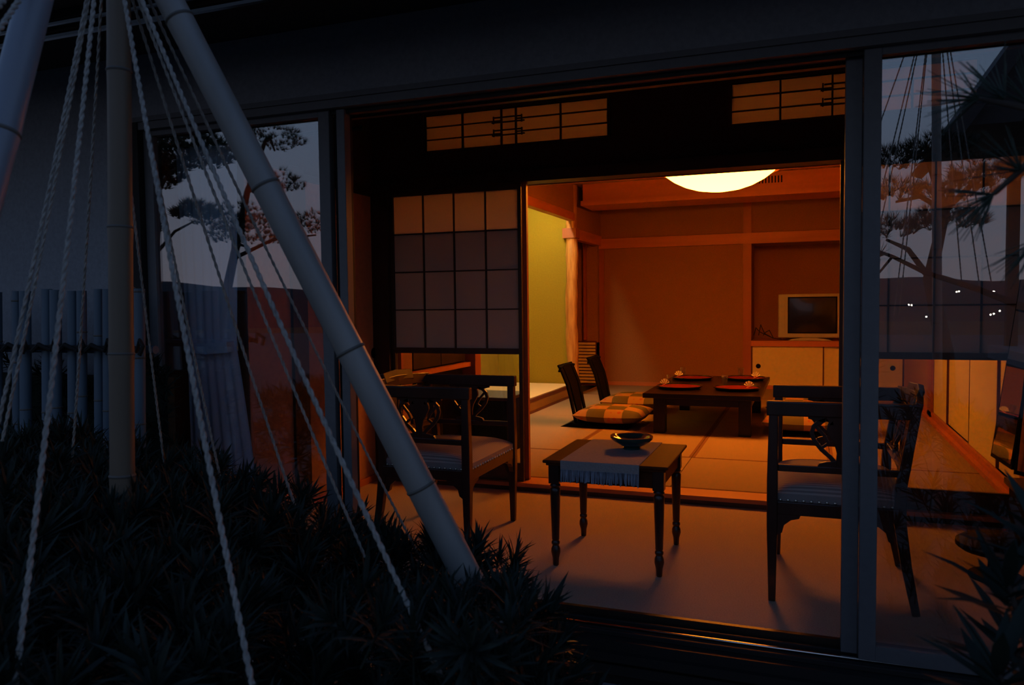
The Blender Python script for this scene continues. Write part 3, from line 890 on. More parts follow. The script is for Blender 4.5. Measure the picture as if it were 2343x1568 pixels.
def armchair(label, loc, rz):
    r = thing('armchair', label, 'armchair', loc, rz, 'dark openwork armchairs')
    k = dict(local=True)
    D, Wd = .235, .30
    SZ, AZ = .395, .783
    for s in (-1, 1):
        y_ = s * Wd
        MB().bar([(D, y_, 0), (D, y_, .30), (D, y_, .47), (D - .004, y_, AZ - .03)], [.026, .040, .042, .036], [.026, .040, .040, .034]).build('front_leg', 'maho', r, bevel=.004, **k)
        MB().bar([(-D - .035, y_ * .97, 0), (-D + .0, y_ * .97, .18), (-D + .025, y_ * .97, .36), (-D + .02, y_ * .97, .48), (-D - .03, y_ * .97, AZ)], [.026, .034, .040, .038, .034], [.028, .036, .042, .038, .032]).build('back_leg', 'maho', r, bevel=.004, **k)
        MB().bar([(D + .022, y_, AZ - .028), (0, y_, AZ - .028), (-D - .03, y_ * .97, AZ - .028)], .040, .056).build('arm_rail', 'maho', r, bevel=.005, **k)
        MB().bar([(D - .02, y_, .525), (-D + .0, y_ * .97, .525)], .018, .026).build('side_rail', 'maho', r, bevel=.003, **k)
        sp_ = MB()
        lyre(sp_, (-.01, y_ * .985, 0), (1, 0, 0), .53, AZ - .05)
        sp_.build('arm_splat', 'maho', r, bevel=.002, **k)
        B(-D + .03, D - .018, y_ - .014, y_ + .014, .345, SZ).build('seat_rail', 'maho', r, bevel=.003, **k)
        for sx_, x_ in ((-1, D - .018), (1, -D + .045)):
            out = [(x_, .347), (x_ + sx_ * .085, .347), (x_ + sx_ * .08, .333), (x_ + sx_ * .05, .325), (x_ + sx_ * .026, .305), (x_ + sx_ * .018, .275), (x_, .262)]
            MB().prism(out, 'y', y_ - .012, y_ + .012).build('corner_bracket', 'maho', r, **k)
    B(D - .014, D + .014, -Wd + .02, Wd - .02, .345, SZ).build('seat_rail', 'maho', r, bevel=.003, **k)
    B(-D + .01, -D + .036, -Wd + .02, Wd - .02, .345, SZ).build('seat_rail', 'maho', r, bevel=.003, **k)
    for s in (-1, 1):
        out = [(s * (Wd - .02), .347), (s * (Wd - .11), .347), (s * (Wd - .10), .333), (s * (Wd - .06), .322), (s * (Wd - .035), .30), (s * (Wd - .02), .27)]
        MB().prism(out, 'x', D - .012, D + .012).build('corner_bracket', 'maho', r, **k)
    # upholstered seat
    n = 18
    def up(u, v):
        a, b = 2 * u - 1, 2 * v - 1
        dome = (1 - abs(a) ** 4) * (1 - abs(b) ** 4)
        return (a * (D + .004) + .006, b * (Wd - .002), SZ + .028 + .052 * max(dome, 0) ** .6)
    cu = MB().grid(up, n, n)
    for ring in range(1):
        edge = []
        for i in range(n + 1):
            edge.append(up(i / n, 0))
        for j in range(1, n + 1):
            edge.append(up(1, j / n))
        for i in range(n - 1, -1, -1):
            edge.append(up(i / n, 1))
        for j in range(n - 1, 0, -1):
            edge.append(up(0, j / n))
        m_ = len(edge)
        vs = edge + [(a, b, SZ - .02) for a, b, _ in edge]
        cu.add(vs, [(q, (q + 1) % m_, (q + 1) % m_ + m_, q + m_) for q in range(m_)])
    cu.build('seat_cushion', 'seat', r, True, **k)
    nl = MB()
    for s in (-1, 1):
        for q in range(15):
            x_ = -D + .05 + (2 * D - .08) * q / 14
            nl.lathe([(.001, .006), (.005, .004), (.0065, 0), (.001, -.001)], (0, 0, 0), 8)
            mm = nl.v[-32:]
            nl.v[-32:] = [(x_ + a, s * (Wd + .000 + c_), SZ + .004 + b) for a, b, c_ in mm]
    for q in range(18):
        y_ = -Wd + .04 + (2 * Wd - .08) * q / 17
        nl.lathe([(.001, .006), (.005, .004), (.0065, 0), (.001, -.001)], (0, 0, 0), 8)
        mm = nl.v[-32:]
        nl.v[-32:] = [(D + .012 + c_, y_ + a, SZ + .004 + b) for a, b, c_ in mm]
    nl.build('nail_heads', 'brass', r, True, **k)
    # back: crest with raised tablet, two lyre splats
    MB().bar([(-D - .030, -Wd - .005, AZ - .02), (-D - .05, -Wd * .5, AZ - .012), (-D - .056, 0, AZ - .008), (-D - .05, Wd * .5, AZ - .012), (-D - .030, Wd + .005, AZ - .02)], .026, .055, (1, 0, .2)).build('crest_rail', 'maho', r, bevel=.004, **k)
    MB().bar([(-D - .052, -.15, AZ + .012), (-D - .066, 0, AZ + .020), (-D - .052, .15, AZ + .012)], .024, .056, (1, 0, .35)).build('crest_tablet', 'maho', r, bevel=.004, **k)
    MB().bar([(-D + .012, -Wd + .02, .53), (-D + .006, 0, .53), (-D + .012, Wd - .02, .53)], .022, .032, (1, 0, 0)).build('back_rail', 'maho', r, bevel=.003, **k)
    for q in (-.12, .12):
        bs = MB()
        lyre(bs, (0, q, 0), (0, 1, 0), .545, AZ - .045)
        bs.v = [(a - D + .01 - (c_ - .545) * .26, b, c_) for a, b, c_ in bs.v]
        bs.build('back_splat', 'maho', r, bevel=.002, **k)
    return r
armchair('dark wooden armchair with striped seat, left of the small table', (-1.705, 3.60, FL), 0.0)
armchair('dark wooden armchair with striped seat, behind the grey door post', (.115, 3.465, FL), PI)

# ------------------------------------------------------------------ small table with runner and bowl
TZ = .43
ct = thing('side_table', 'small mahogany side table between the two armchairs', 'table', (-.80, 3.50, FL))
TX0, TX1, TY0, TY1 = -1.085, -.535, 3.245, 3.80
B(TX0, TX1, TY0, TY1, TZ - .014, TZ).build('table_top', 'maho_top', ct, bevel=.005)
B(TX0 + .012, TX1 - .012, TY0 + .012, TY1 - .012, TZ - .026, TZ - .014).build('moulding', 'maho_top', ct, bevel=.004)
for (a, b, c0, c1) in ((TX0 + .05, TX1 - .05, TY0 + .034, TY0 + .052), (TX0 + .05, TX1 - .05, TY1 - .052, TY1 - .034), (TX0 + .034, TX0 + .052, TY0 + .05, TY1 - .05), (TX1 - .052, TX1 - .034, TY0 + .05, TY1 - .05)):
    B(a, b, c0, c1, TZ - .10, TZ - .026).build('apron', 'maho_top', ct, bevel=.002)
    if b - a > c1 - c0:
        B(a, b, c0 - .004, c1 + .004, TZ - .068, TZ - .060).build('bead', 'maho_top', ct)
LEGP = [(.010, 0), (.013, .004), (.0145, .035), (.021, .062), (.020, .078), (.014, .092), (.0185, .10), (.0185, .108), (.014, .114), (.0165, .12),
        (.023, .33), (.0235, .345), (.018, .352), (.024, .362), (.018, .372)]
for lx in (TX0 + .045, TX1 - .045):
    for ly in (TY0 + .045, TY1 - .045):
        lg_ = MB().lathe(LEGP, (lx, ly, FL), 16).build('leg', 'maho', ct, True)
        B(lx - .024, lx + .024, ly - .024, ly + .024, FL + .372, TZ - .026).build('leg_block', 'maho', lg_, bevel=.003)
rn = thing('table_runner', 'grey woven runner with blue-grey fringe over the side table', 'runner', (-.82, 3.5, TZ))
RX_0, RX_1 = -1.000, -.655
B(RX_0, RX_1, TY0 - .004, TY1 + .003, TZ + .0005, TZ + .0035).build('cloth', 'runner', rn)
B(RX_0, RX_1, TY0 - .005, TY0 - .002, TZ - .036, TZ + .0034).build('cloth_fall', 'runner', rn)
fg = MB()
for k in range(56):
    xx = RX_0 + (RX_1 - RX_0) * (k + .5) / 56
    d0 = random.uniform(-.004, .004)
    fg.bar([(xx, TY0 - .0035, TZ - .034), (xx + d0 * .4, TY0 - .006 + random.uniform(-.003, .003), TZ - .058), (xx + d0, TY0 - .006 + random.uniform(-.004, .004), TZ - .088 + random.uniform(-.005, .006))], [.0035, .0055, .005], .003, (1, 0, 0))
fo = fg.build('fringe', 'fringe', rn)
fo['kind'] = 'stuff'
bw = MB().lathe([(.001, .0), (.040, .0), (.042, .006), (.036, .010), (.060, .022), (.088, .040), (.099, .052), (.098, .060), (.086, .060), (.078, .054), (.050, .036), (.001, .028)], (0, 0, 0), 48, sq=.28, rot=.35)
bwo = bw.build('ceramic_bowl', 'glaze', None, 60)
bwo.location = (-.762, 3.60, TZ + .004)
tag(bwo, 'glossy dark green ceramic bowl on the table runner', 'bowl')

# ------------------------------------------------------------------ dressing mirror at the veranda end
dm = thing('dressing_mirror', 'dark dressing stand with folding tilted mirrors at the veranda end', 'mirror', (1.0, 4.2, FL))
B(.92, 1.32, 3.90, 4.34, FL, .22).build('stand', 'dark_wood', dm, bevel=.006)
B(.90, 1.34, 3.88, 4.36, .22, .25).build('stand_top', 'dark_wood', dm, bevel=.004)
B(.912, .92, 3.93, 4.31, -.01, .10).build('drawer', 'black', dm, bevel=.003)
B(.912, .92, 3.93, 4.31, .11, .21).build('drawer', 'black', dm, bevel=.003)
B(1.00, 1.03, 4.24, 4.27, .25, .95).build('upright', 'black', dm, bevel=.004)
B(1.02, 1.05, 3.86, 3.89, .25, .95).build('upright', 'black', dm, bevel=.004)
def mirror_wing(p0, p1, z0, z1, lean):
    p0, p1 = Vector(p0), Vector(p1)
    ax_ = (p1 - p0).normalized()
    nrm = Vector((ax_.y, -ax_.x, 0))
    def q(u, z, d):
        base_ = p0 + (p1 - p0) * u - nrm * (lean * (z - z0)) + nrm * d
        return (base_.x, base_.y, z)
    fb = MB()
    L_ = (p1 - p0).length
    e_ = .018 / L_
    fb.add([q(0, z0, 0), q(1, z0, 0), q(1, z1, 0), q(0, z1, 0), q(0, z0, -.018), q(1, z0, -.018), q(1, z1, -.018), q(0, z1, -.018)],
           [(0, 1, 2, 3), (7, 6, 5, 4), (0, 4, 5, 1), (1, 5, 6, 2), (2, 6, 7, 3), (3, 7, 4, 0)])
    f_ = fb.build('mirror_frame', 'black', dm)
    MB().add([q(e_, z0 + .018, .0015), q(1 - e_, z0 + .018, .0015), q(1 - e_, z1 - .018, .0015), q(e_, z1 - .018, .0015)], [(0, 1, 2, 3)]).build('mirror_glass', 'mirror', f_)
mirror_wing((.815, 4.22, 0), (.832, 3.90, 0), .375, 1.32, .13)
mirror_wing((.838, 3.885, 0), (1.00, 3.62, 0), .36, 1.32, .10)
so = thing('round_stool', 'low round black stool in front of the dressing mirror', 'stool', (.745, 3.72, FL))
MB().lathe([(.001, .0), (.10, .0), (.10, .015), (.03, .025), (.028, .10), (.10, .115), (.001, .116)], (.745, 3.72, FL), 24).build('pedestal', 'black', so, True)
MB().lathe([(.001, .0), (.13, .0), (.15, .015), (.15, .035), (.12, .055), (.001, .06)], (.745, 3.72, FL + .116), 28).build('seat_pad', 'black', so, True)

# ------------------------------------------------------------------ sheer curtain tied back in the corner
cu = thing('sheer_curtain', 'pale sheer curtain tied back behind the left glass door', 'curtain', (-2.65, 3.0, FL))
def curt(u, v):
    z = 1.88 - (1.88 - FL - .02) * v
    zt_ = .93
    if z > zt_:
        f_ = (z - zt_) / (1.88 - zt_)
        half = .145 + .035 * f_ ** .7
        cx = -2.655 + .0 * f_
    else:
        f_ = (zt_ - z) / zt_
        half = .145 + .065 * f_ ** .8
        cx = -2.655 + .07 * f_
    amp = .006 + .004 * abs(z - zt_)
    return (cx + (2 * u - 1) * half, 2.995 + amp * math.sin(u * 2 * PI * 6.5 + .4 * math.sin(3 * v)) * min(1, .4 + abs(z - zt_)), z)
MB().grid(curt, 110, 40).build('cloth', 'curtain', cu, 80)
MB().bar([(-2.775, 2.955, .93), (-2.65, 2.945, .922), (-2.535, 2.96, .93), (-2.525, 3.02, .935)], .05, .006, (0, 0, 1)).build('tie_band', 'curtain', cu)
MB().tube([(-2.90, 2.995, 1.885), (-1.80, 2.995, 1.885)], .010, 8).build('curtain_rail', 'alu_dark', cu, True)

# ------------------------------------------------------------------ bamboo fence by the wall
bf = thing('bamboo_fence', 'low fence of paired pale bamboo culms tied with black rope', 'fence', (-2.95, 2.45, -.36))
def culm(x_, y_t, y_b, z0, z1, rad, ph):
    n = 26
    pts, rr = [], []
    for i in range(n + 1):
        z = z0 + (z1 - z0) * i / n
        f_ = (z - z0) / (z1 - z0)
        pts.append((x_ + .0 * f_, y_b + (y_t - y_b) * f_, z))
        rr.append(rad * (1 - .06 * f_))
    return MB().tube(pts, rr, 12)
for gi, gx in enumerate((-3.58, -3.40, -3.225, -3.043, -2.893, -2.745, -2.575)):
    for q in (-1, 1):
        rad = .0225 + random.uniform(-.002, .003)
        xx = gx + q * .0255
        zt_ = 1.20 + random.uniform(-.006, .006)
        cu_ = culm(xx, 2.47, 2.41, -.36, zt_, rad, gi).build('bamboo_culm', 'bamboo_f', bf, 60)
        nz_ = .05 + random.uniform(0, .2)
        nd = MB()
        while nz_ < zt_:
            f_ = (nz_ + .36) / (zt_ + .36)
            nd.lathe([(rad * .96, -.004), (rad * 1.05, 0), (rad * .96, .004)], (xx, 2.41 + .06 * f_, nz_), 12)
            nz_ += .27
        nd.build('node_ring', 'node', cu_)
MB().tube([(-3.7, 2.425, .955), (-2.52, 2.425, .955)], .012, 6).build('tie_rope', 'tie', bf)
MB().tube([(-3.7, 2.515, .945), (-2.52, 2.515, .945)], .018, 8).build('rail', 'bamboo_f', bf)
for gx in (-3.40, -3.225, -3.043, -2.893, -2.745, -2.575):
    kn = MB()
    kn.tube([(gx - .055, 2.412, .94), (gx, 2.40, .97), (gx + .06, 2.41, .945), (gx + .07, 2.42, .99), (gx + .10, 2.405, .965), (gx + .085, 2.40, .93)], .009, 6)
    kn.build('knot', 'tie', bf)

# ------------------------------------------------------------------ bamboo tripod with ropes (snow guard) over the shrub
def bamboo_pole(label, a, b, r0, r1, nodes, bm_='bamboo'):
    a, b = Vector(a), Vector(b)
    L = (b - a).length
    d = (b - a).normalized()
    r = thing('bamboo_pole', label, 'bamboo pole', tuple(b), group='bamboo poles of the snow guard')
    n = 60
    pts = [a + (b - a) * i / n for i in range(n + 1)]
    rr = []
    for i in range(n + 1):
        s = i / n * L
        q = r0 + (r1 - r0) * i / n
        for nd in nodes:
            q += .0018 * math.exp(-((s - nd) / .012) ** 2)
        rr.append(q)
    MB().tube(pts, rr, 20).build('culm', bm_, r, 60)
    for nd in nodes:
        p = a + d * nd
        q = (r0 + (r1 - r0) * nd / L)
        MB().tube([p - d * .004, p, p + d * .004], [q + .0012, q + .0030, q + .0012], 20, False).build('node', 'node', r, True)
        g_ = d * .02
    return r
bamboo_pole('upright grey bamboo pole standing left of the glass door', (-1.530, 1.462, 2.16), (-1.518, 1.36, -.40), .026, .029, [.12, .48, .85, 1.15, 1.44, 1.72], 'bamboo_old')
bamboo_pole('thick grey bamboo pole slanting down across the glass door to the shrub', (-1.555, 1.440, 2.15), (-.43, 1.825, -.26), .031, .038, [.39, .83, 1.27, 1.64, 2.0, 2.35])
bamboo_pole('bluish bamboo pole at the upper left corner, nearest the garden', (-1.266, 1.169, 2.16), (-1.17, .35, -.36), .0265, .0285, [.42, .79, 1.16, 1.5], 'bamboo_blue')

lash = thing('rope_lashing', 'coiled rope binding around the top of the bamboo poles', 'rope', (-1.545, 1.452, 2.08))
cpts = []
for i in range(150):
    q = i * .26
    cpts.append((-1.541 + .066 * math.cos(q), 1.452 + .055 * math.sin(q), 2.075 + .055 * i / 150))
MB().tube(cpts, .0045, 6).build('coil', 'rope', lash, True)

def rope(label, a, b, rad, sag, pitch=.045):
    a, b = Vector(a), Vector(b)
    L = (b - a).length
    n = int(L / .0085)
    d = (b - a).normalized()
    s0 = Vector((0, 0, 1)).cross(d).normalized()
    s1 = d.cross(s0)
    mb = MB()
    for st in range(2):
        pts = []
        for i in range(n + 1):
            f_ = i / n
            p = a + (b - a) * f_ + Vector((0, 0, -sag * 4 * f_ * (1 - f_)))
            q = 2 * PI * (f_ * L / pitch) + st * PI
            pts.append(p + (s0 * math.cos(q) + s1 * math.sin(q)) * rad * .36)
        mb.tube(pts, rad * .5, 6)
    o = mb.build('straw_rope', 'rope', None, True)
    return tag(o, label, 'rope', 'straw ropes of the snow guard')
A0 = (-1.566, 1.445, 2.135)
ropes = [
    ('pale straw rope running down the left side nearest the camera', (-1.083, .794, .57), .0062, .03),
    ('straw rope leaning to the left frame edge, upper of two', (-1.559, 1.109, .807), .0055, .03),
    ('straw rope leaning to the left frame edge, lower of two', (-1.678, 1.225, .826), .0050, .03),
    ('thin straw rope hanging before the bamboo fence', (-2.021, 1.669, .539), .0050, .03),
    ('pale straw rope right of the upright pole, reaching the bottom edge', (-.790, .955, .541), .0066, .045),
    ('thin straw rope before the sheer curtain', (-1.605, 1.830, .611), .0050, .035),
    ('thin straw rope passing the tied curtain down to the shrub', (-1.27, 1.834, .342), .0052, .03),
    ('pale straw rope lying under the slanting bamboo pole', (-.584, 1.19, .479), .0066, .035),
    ('thin straw rope beside the slanting pole, inner one', (-1.05, 1.71, .478), .0052, .03),
    ('thin straw rope behind the slanting bamboo pole, near the armchair', (-1.087, 2.065, .377), .0050, .03),
    ('thin straw rope behind the upright bamboo pole', (-1.872, 1.889, .607), .0046, .025),
    ('straw rope crossing the upper left corner, outer one', (-1.022, .70, 1.39), .0060, .01),
    ('straw rope crossing the upper left corner, inner one', (-.981, .662, 1.41), .0060, .01),
]
for i, (lb, b, rd, sg) in enumerate(ropes):
    q = 2 * PI * i / len(ropes)
    rope(lb, (A0[0] + .02 * math.cos(q), A0[1] + .02 * math.sin(q), A0[2]), b, rd, sg)

# ------------------------------------------------------------------ leafy shrub
def leaf_faces(mb, base, d, up_, L, wd, curl):
    d = d.normalized()
    s = d.cross(up_)
    if s.length < 1e-4:
        s = d.cross(Vector((1, 0, 0)))
    s.normalize()
    n_ = s.cross(d)
    vs = []
    for f_, ww in ((0, .35), (.3, 1), (.65, .85), (1, .05)):
        p = base + d * (L * f_) - n_ * (curl * f_ * f_ * L)
        vs += [p - s * wd * ww / 2, p + n_ * (-.15 * wd * ww), p + s * wd * ww / 2]
    fs = []
    for i in range(3):
        for j in range(2):
            a = 3 * i + j
            fs.append((a, a + 3, a + 4, a + 1))
    mb.add(vs, fs)

def shoot_mesh(seed, n=26, L=.075, wd=.0085, stemlen=.05):
    rnd = random.Random(seed)
    mb = MB()
    for k in range(n):
        f_ = k / n
        q = k * 2.39996 + rnd.uniform(-.2, .2)
        el = .25 + 1.1 * f_ + rnd.uniform(-.15, .15)
        d = Vector((math.cos(q) * math.cos(el), math.sin(q) * math.cos(el), math.sin(el)))
        b = Vector((0, 0, stemlen * f_))
        leaf_faces(mb, b, d, Vector((0, 0, 1)), L * rnd.uniform(.75, 1.15), wd * rnd.uniform(.8, 1.2), rnd.uniform(-.05, .35))
    mb.tube([(0, 0, -.05), (0, 0, stemlen)], .002, 4)
    me = mb.mesh('shoot')
    me.materials.append(X['leaf'])
    return me, mb
HT = [(1.60, .66), (1.38, .69), (1.06, .68), (.88, .63), (.68, .53), (.566, .42), (.45, .44), (.374, .39), (.335, .28), (.30, .14), (.27, .0), (.22, -.35)]
def h_at(a):
    if a >= HT[0][0]:
        return HT[0][1]
    for (a0, h0), (a1, h1) in zip(HT, HT[1:]):
        if a1 <= a <= a0:
            return h1 + (h0 - h1) * (a - a1) / (a0 - a1)
    return -.4
def top_h(x_, y_):
    a = -x_ / max(y_, .2)
    r_ = math.hypot(x_, y_)
    h = h_at(a)
    h -= .06 * max(0, 2.0 - r_) / .8
    if r_ < 1.25:
        h -= (1.25 - r_) * .5
    bump_ = .03 * math.sin(x_ * 9 + 1) * math.cos(y_ * 8)
    if a < .66 and 1.2 < r_ < 1.80:          # front mound at the foot of the slanting pole
        KT = [(.66, .30), (.566, .335), (.45, .328), (.374, .318), (.335, .36), (.30, .42), (.26, .52), (.2, .8)]
        for (a0, k0), (a1, k1) in zip(KT, KT[1:]):
            if a1 <= a <= a0:
                kk = k1 + (k0 - k1) * (a - a1) / (a0 - a1)
                return 1.12 - kk * (.352 * -x_ + .936 * y_) - .075 + bump_ * .5
    back = max(0, y_ - 2.12)
    return h + bump_ - back * 2.5
shr = thing('podocarpus_shrub', 'dark spiky evergreen shrub spreading under the ropes', 'shrub', (-1.4, 1.6, -.36))
protos = [shoot_mesh(s) for s in range(6)]
cand = []
rnd = random.Random(3)
tries = 0
while len(cand) < 1400 and tries < 20000:
    tries += 1
    x_ = rnd.uniform(-2.75, -.40)
    y_ = rnd.uniform(.65, 2.28)
    r_ = math.hypot(x_, y_)
    if r_ < .98 or -x_ / y_ < .25 or -x_ / y_ > 1.75:
        continue
    h = top_h(x_, y_)
    if h < -.2:
        continue
    if -x_ / y_ < .34:
        z_ = h - rnd.uniform(0, .35)
    else:
        z_ = h - abs(rnd.gauss(0, .05)) - (.13 if rnd.random() < .45 else 0)
    e1 = .05
    gx = (top_h(x_ + e1, y_) - top_h(x_ - e1, y_)) / (2 * e1)
    gy = (top_h(x_, y_ + e1) - top_h(x_, y_ - e1)) / (2 * e1)
    nn = Vector((-gx * .6 + rnd.uniform(-.55, .55), -gy * .6 + rnd.uniform(-.55, .55), 1)).normalized()
    cand.append((r_, Vector((x_, y_, z_ - .06)), nn, rnd.uniform(.8, 1.25), rnd.uniform(0, 6.28), rnd.randrange(6)))
cand.sort(key=lambda q: q[0])
base_ = Vector(shr.location)
stuff = MB()
for i, (r_, p, nn, s_, tw, pi_) in enumerate(cand):
    R = nn.to_track_quat('Z', 'Y').to_matrix().to_4x4() @ Matrix.Rotation(tw, 4, 'Z')
    Mx = Matrix.Translation(p - base_) @ R @ Matrix.Scale(s_, 4)
    if i % 4 == 0 and i // 4 < 290:
        o = bpy.data.objects.new('leaf_shoot', protos[pi_][0])
        COL.objects.link(o)
        o.parent = shr
        o.matrix_local = Mx
    else:
        pm = protos[pi_][1]
        stuff.add([tuple(Mx @ Vector(v)) for v in pm.v], pm.f)
me = bpy.data.meshes.new('foliage')
me.from_pydata(stuff.v, [], stuff.f)
me.materials.append(X['leaf'])
fo = bpy.data.objects.new('foliage', me)
COL.objects.link(fo)
fo.parent = shr
fo['kind'] = 'stuff'
tr = MB()
for k in range(26):
    bx_, by_ = -1.45 + rnd.uniform(-.25, .25), 1.55 + rnd.uniform(-.15, .15)
    ex, ey = rnd.uniform(-2.4, -.75), rnd.uniform(1.0, 2.1)
    if math.hypot(ex, ey) < 1.1 or -ex / ey < .36:
        continue
    ez = top_h(ex, ey) - .10
    tr.tube([(bx_, by_, -.36), ((bx_ * .6 + ex * .4), (by_ * .6 + ey * .4), -.02), (ex, ey, ez)], [.016, .011, .004], 6)
tr.build('branches', 'bark', shr, True)

X['yellow_leaf'] = mat('yellowed_leaf', (.55, .30, .04), .6, .2, 30)
for k in range(9):
    yl = MB()
    q = k * 2.4
    leaf_faces(yl, Vector((-.575 + .012 * math.cos(q), 1.86 + .012 * math.sin(q), .215 + .006 * k)), Vector((math.cos(q), math.sin(q), .3)), Vector((0, 0, 1)), .03, .009, .3)
    yl.build('yellowed_leaf', 'yellow_leaf', shr, True)
# lower right corner shrub, extended out of view to shade the house front
shr2 = thing('podocarpus_shrub', 'dark evergreen shrub right of the step, extended past the frame edge to shade the house front', 'shrub', (1.0, 1.7, -.36))
stuff2 = MB()
b2 = Vector(shr2.location)
k2 = 0
for q in range(620):
    y_ = rnd.uniform(1.25, 2.2)
    x_ = rnd.uniform(.26 * y_, .26 * y_ + 1.5)
    edge_ = min(1, (x_ / y_ - .24) / .12)
    z_ = -.30 + (.86 + .10 * math.sin(5 * x_)) * edge_ - abs(rnd.gauss(0, .10))
    nn = Vector((rnd.uniform(-.8, .4), rnd.uniform(-.8, .4), 1)).normalized()
    Rm = nn.to_track_quat('Z', 'Y').to_matrix().to_4x4() @ Matrix.Rotation(rnd.uniform(0, 6), 4, 'Z')
    Mx = Matrix.Translation(Vector((x_, y_, z_)) - b2) @ Rm @ Matrix.Scale(rnd.uniform(.9, 1.35), 4)
    pi_ = rnd.randrange(6)
    if q % 6 == 0:
        o = bpy.data.objects.new('leaf_shoot', protos[pi_][0])
        COL.objects.link(o)
        o.parent = shr2
        o.matrix_local = Mx
    else:
        stuff2.add([tuple(Mx @ Vector(v)) for v in protos[pi_][1].v], protos[pi_][1].f)
me = bpy.data.meshes.new('foliage')
me.from_pydata(stuff2.v, [], stuff2.f)
me.materials.append(X['leaf'])
o = bpy.data.objects.new('foliage', me)
COL.objects.link(o)
o.parent = shr2
o['kind'] = 'stuff'
tr = MB()
for k in range(10):
    ex, ey = rnd.uniform(.7, 1.5), rnd.uniform(1.4, 2.0)
    tr.tube([(1.0, 1.7, -.36), (1.0 * .5 + ex * .5, 1.7 * .5 + ey * .5, .0), (ex, ey, .4)], [.014, .01, .004], 6)
tr.build('branches', 'bark', shr2, True)

# low dark hedge between the bamboo fence and the wall
hg = thing('low_hedge', 'low dark hedge behind the bamboo fence', 'hedge', (-3.2, 2.62, -.36))
hb = Vector(hg.location)
hm = MB()
for q in range(260):
    p = Vector((rnd.uniform(-4.3, -2.5), rnd.uniform(2.56, 2.66), rnd.uniform(-.3, .80 + .12 * rnd.random())))
    nn = Vector((rnd.uniform(-.6, .6), rnd.uniform(-1, -.1), rnd.uniform(.3, 1))).normalized()
    Mx = Matrix.Translation(p - hb) @ nn.to_track_quat('Z', 'Y').to_matrix().to_4x4() @ Matrix.Scale(.95, 4)
    pm = protos[rnd.randrange(6)][1]
    hm.add([tuple(Mx @ Vector(v)) for v in pm.v], pm.f)
me = bpy.data.meshes.new('foliage')
me.from_pydata(hm.v, [], hm.f)
me.materials.append(X['leaf'])
o = bpy.data.objects.new('foliage', me)
COL.objects.link(o)
o.parent = hg
o['kind'] = 'stuff'
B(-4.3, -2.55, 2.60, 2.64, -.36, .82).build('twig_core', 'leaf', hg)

# near plant at the lower right, close to the lens
def broad_plant(name, label, root, dirs, L, wd):
    r = thing(name, label, 'shrub', root)
    rv = random.Random(11)
    for (tip, n_) in dirs:
        tip = Vector(tip)
        rt = Vector(root)
        sm = MB().tube([rt, rt.lerp(tip, .6) + Vector((.02, 0, .02)), tip], [.007, .005, .003], 6)
        sm.build('stem', 'bark', r, True)
        for k in range(n_):
            f_ = k / n_
            q = k * 2.39996
            el = .1 + 1.1 * f_
            d = Vector((math.cos(q) * math.cos(el), math.sin(q) * math.cos(el), math.sin(el)))
            mb = MB()
            leaf_faces(mb, tip + Vector((0, 0, -.05 + .05 * f_)), d, Vector((0, 0, 1)), L * rv.uniform(.8, 1.15), wd * rv.uniform(.8, 1.15), rv.uniform(0, .3))
            mb.build('leaf', 'leaf', r, True)
    return r
broad_plant('garden_shrub', 'blurred dark leafy shrub in the lower right foreground', (.46, 1.10, -.36),
            [((.225, 1.10, .66), 18), ((.255, 1.20, .74), 18), ((.225, 1.04, .55), 18), ((.205, .98, .46), 18), ((.275, 1.26, .64), 18), ((.30, 1.22, .80), 16), ((.27, 1.12, .50), 18), ((.24, 1.02, .40), 16), ((.31, 1.15, .62), 16)], .105, .019)

# ------------------------------------------------------------------ pines
def tuft(mb, p, axis, n, L, rv, w_=.0016):
    axis = axis.normalized()
    for k in range(n):
        d = (axis + Vector((rv.uniform(-1, 1), rv.uniform(-1, 1), rv.uniform(-1, 1))) * .75).normalized()
        s = d.cross(Vector((rv.uniform(-1, 1), rv.uniform(-1, 1), rv.uniform(-1, 1)))).normalized() * w_
        q = p + d * L * rv.uniform(.75, 1.1)
        mb.add([p - s, p + s, q], [(0, 1, 2)])

def pine(name, label, root, trunk, pads, L=.09, w_=.003, dens=1.0, seed=1):
    r = thing(name, label, 'pine tree', root)
    rv = random.Random(seed)
    n = len(trunk)
    tk = MB().tube([root] + trunk, [.09] + [.075 - .05 * i / max(1, n - 1) for i in range(n)], 10).build('trunk', 'bark', r, True)
    for (c, rx, rz) in pads:
        c = Vector(c)
        j = min(range(n), key=lambda i: (Vector(trunk[i]) - c).length + .5 * max(0, trunk[i][2] - c.z))
        b0 = Vector(trunk[j])
        MB().tube([b0, b0.lerp(c, .5) + Vector((0, 0, .06)), c + Vector((0, 0, -rz * .4))], [.03, .022, .012], 6).build('branch', 'bark', r, True)
        mb = MB()
        for k in range(int(150 * dens * rx * rx / .16)):
            q = rv.uniform(0, 2 * PI)
            rr_ = rx * math.sqrt(rv.random())
            p = c + Vector((rr_ * math.cos(q), rr_ * math.sin(q), rv.uniform(-.4, 1) * rz * math.sqrt(max(0, 1 - (rr_ / rx) ** 2))))
            tuft(mb, p, Vector((math.cos(q) * .5, math.sin(q) * .5, 1)), 16, L, rv, w_)
        mb.build('needle_pad', 'needle', r)
    return r
